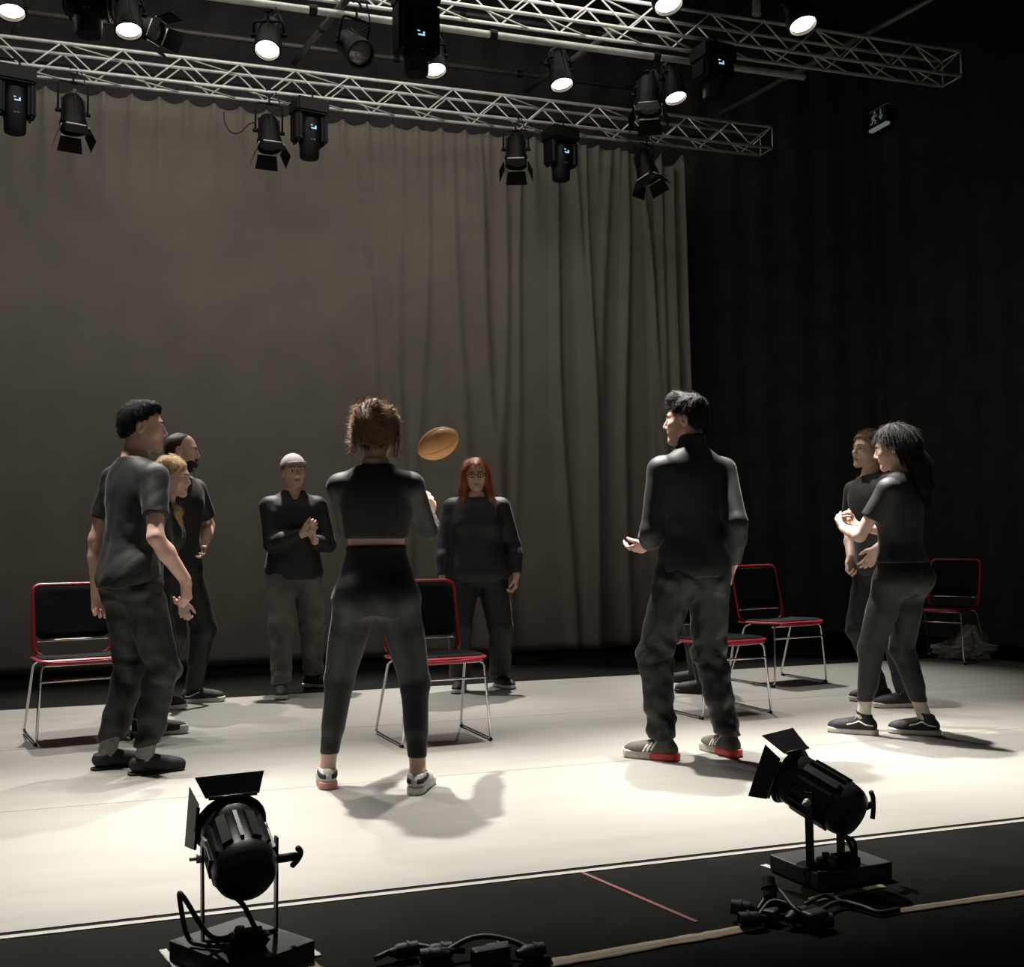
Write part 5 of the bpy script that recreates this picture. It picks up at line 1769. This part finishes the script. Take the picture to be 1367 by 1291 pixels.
add_tube(bm, [f.hp((-.009, .100, .005)), f.hp((.009, .100, .005))], .002, 6)
finish(bm, 'glasses', BLACK_PLASTIC, root)
f.top(root, BLK_KNIT, 'sweater', hem=.465, sleeve=1.93, es=(.020, .022, .014), seed=61, tex=.005, loose=[(.45, .020), (.6, .024), (.72, .012), (.8, .003)], e=.013)
f.bottoms(root, BLK_COT, 'trousers', e=(.016, .022, .030), ankle=.05, seed=62, tex=.005, flare=.008)
for i in (0, 1):
    f.shoe(root, i, SHOE_BLK, WHITE_RUB, .26, .045, .028, LACE_W, 5)

# 7 — man in the turtleneck, from behind
root, f = person('man in black turtleneck seen from behind, looking left, grey and red trainers', 925, -30,
                 ((885, 1014), (972, 1008)), 1.77, (-72, -38), sex='m', bulk=.95, lean=rad(0), twist=rad(-2), head=(rad(-48), rad(2), 0), hip=(.0, -.01),
                 hands=[dict(pos=(-.13, .20, 1.035), pole=(-.6, -1, -.4), palm=(.35, .3, .9), dir=(-.25, .9, -.3), curl=.40, spread=.2, thumb=.8),
                        dict(pos=(.215, -.02, .93), pole=(-.3, -1, -.1), palm=(-.7, .6, 0), dir=(-.15, .1, -1), curl=1.15, thumb=.4)])
f.body(root, SK_PINK); f.eyes(root, H_BLACK)
f.hair(root, H_BLACK, top=.012, side=.005, quiff=.018, tex=.005, freq=100, strands=(3000, .024, .35, 'front'))
f.top(root, BLK_KNIT, 'turtleneck', hem=.495, sleeve=1.90, es=(.012, .014, .012), neck='turtle', seed=71, tex=.003, e=.010, loose=[(.45, .008), (.6, .010), (.72, .004), (.8, 0)])
f.bottoms(root, BLK_DENIM, 'jeans', e=(.014, .020, .024), ankle=.058, seed=72, tex=.014, flare=.004)
for i in (0, 1):
    f.shoe(root, i, SHOE_OLV, SHOE_GRY, .285, .075, .038, SHOE_OLV, 5, stripes=THREE, heel_m=RED_SOLE)

# 8 — the person almost hidden behind the turtleneck
root, f = person('person in black almost hidden behind the man in turtleneck, one shoe showing', 932, -95,
                 ((938, 926), (928, 912)), 1.66, (-80, -70), sex='f', hip=(0, 0), head=(0, 0, 0),
                 hands=[dict(pos=(-.12, .14, .95), palm=(1, 0, 0), curl=.6), dict(pos=(.12, .16, .95), palm=(-1, 0, 0), curl=.6)])
f.step = .009
f.body(root, SK_TAN); f.eyes(root, H_BLACK)
f.hair(root, H_DARKB, top=.012, side=.008)
f.top(root, BLK_KNIT, 'sweater', hem=.5, sleeve=1.9, es=(.010, .011, .010), seed=81)
f.bottoms(root, BLK_DENIM, 'trousers', e=(.008, .012, .014), ankle=.032, seed=82)
for i in (0, 1):
    f.shoe(root, i, SHOE_BLK, SHOE_BLK, .27, .055, .026, LACE_W, 5)

# 9 — right, facing the middle
root, f = person('person with brown hair tied back in a charcoal T-shirt, behind the woman with black hair', 1172, -138,
                 ((1208, 944), (1175, 936)), 1.735, (-110, -100), sex='m', bulk=.90, lean=rad(0), side=rad(6), twist=rad(4), head=(rad(8), rad(-3), rad(-2)),  hip=(.07, .0),
                 hands=[dict(pos=(-.11, .21, .985), pole=(-1, -.8, 0), palm=(.9, -.4, 0), dir=(.45, .2, -.75), curl=.3),
                        dict(pos=(.245, .07, .92), pole=(1, -.9, 0), palm=(-1, 0, 0), dir=(-.1, .25, -1), curl=.9)])
f.body(root, SK_FAIR); f.eyes(root, H_BROWN)
f.hair(root, H_BROWN, top=.016, side=.014, tex=.004, line=[(-.13, -.07), (-.06, -.065), (-.03, -.05), (-.005, -.04), (.02, -.008), (.045, .035), (.07, .068), (.09, .082), (.12, .088)],
       extra=[('ell', (0, -.105, .0), (.045, .035, .045), .03)], strands=(2200, .05, .1, 'back'))
f.top(root, CHAR_COT, 'tshirt', hem=.465, sleeve=.80, es=(.020, .030, 0), seed=91, tex=.005, loose=[(.45, .020), (.6, .022), (.72, .010), (.8, .002)])
f.bottoms(root, BLK_DENIM, 'jeans', e=(.012, .015, .018), ankle=.05, seed=92, tex=.005)
for i in (0, 1):
    f.shoe(root, i, SHOE_BLK, WHITE_RUB, .275, .05, .03, LACE_W, 5)

# 10 — woman with the long black hair
root, f = person('woman with long black hair in T-shirt, grey leggings and skate shoes, far right pair', 1200, -58,
                 ((1153, 980), (1236, 981)), 1.655, (-80, -84), sex='f', lean=rad(-1), twist=rad(-6), head=(rad(-22), rad(12), rad(0)), hip=(.0, -.065), step=.0066,
                 hands=[dict(pos=(-.075, .235, 1.105), pole=(-1, -1, -.7), palm=(.8, .2, .5), dir=(.45, .75, .35), curl=.7, spread=.1),
                        dict(pos=(.10, .26, 1.115), pole=(1, -1, -.6), palm=(-.7, -.2, .6), dir=(-.75, .45, .4), curl=.85)])
f.body(root, SK_FAIR); f.eyes(root, H_BLACK)
f.hair(root, H_BLACK, top=.018, side=.012, tex=.004, line=[(-.14, -.30), (-.05, -.30), (-.035, -.10), (-.018, .004), (.02, .024), (.05, .062), (.075, .078), (.12, .085)],
       extra=[('ell', (0, -.088, .05), (.05, .04, .05), .03), ('cone', (0, -.085, .0), (.0, -.105, -.11), .062, .060, .04), ('cone', (0, -.105, -.11), (.01, -.105, -.21), .060, .046, .03), ('cone', (.01, -.105, -.21), (.015, -.10, -.30), .046, .02, .03),
              ('cone', (-.02, -.10, -.12), (-.055, -.085, -.22), .03, .014, .02), ('cone', (.05, -.09, -.10), (.085, -.08, -.22), .03, .012, .02)], strands=(3800, .07, .12, 'down'))
f.top(root, BLK_COT, 'tshirt', hem=.555, sleeve=.62, es=(.013, .018, 0), seed=101, tex=.003, e=.009, loose=[(.5, .006), (.6, .008), (.72, .003), (.8, 0)])
f.bottoms(root, LEGGING, 'leggings', e=(.005, .005, .005), waist=.60, ankle=.105, torso_e=.006, seed=102, tex=.0012, knee_folds=.6)
for i in (0, 1):
    f.sock(root, i, CREAM_SOCK, .125, .0225)
    f.shoe(root, i, SHOE_BLK, WHITE_RUB, .272, .075, .030, LACE_W, 6, stripes=VANS)
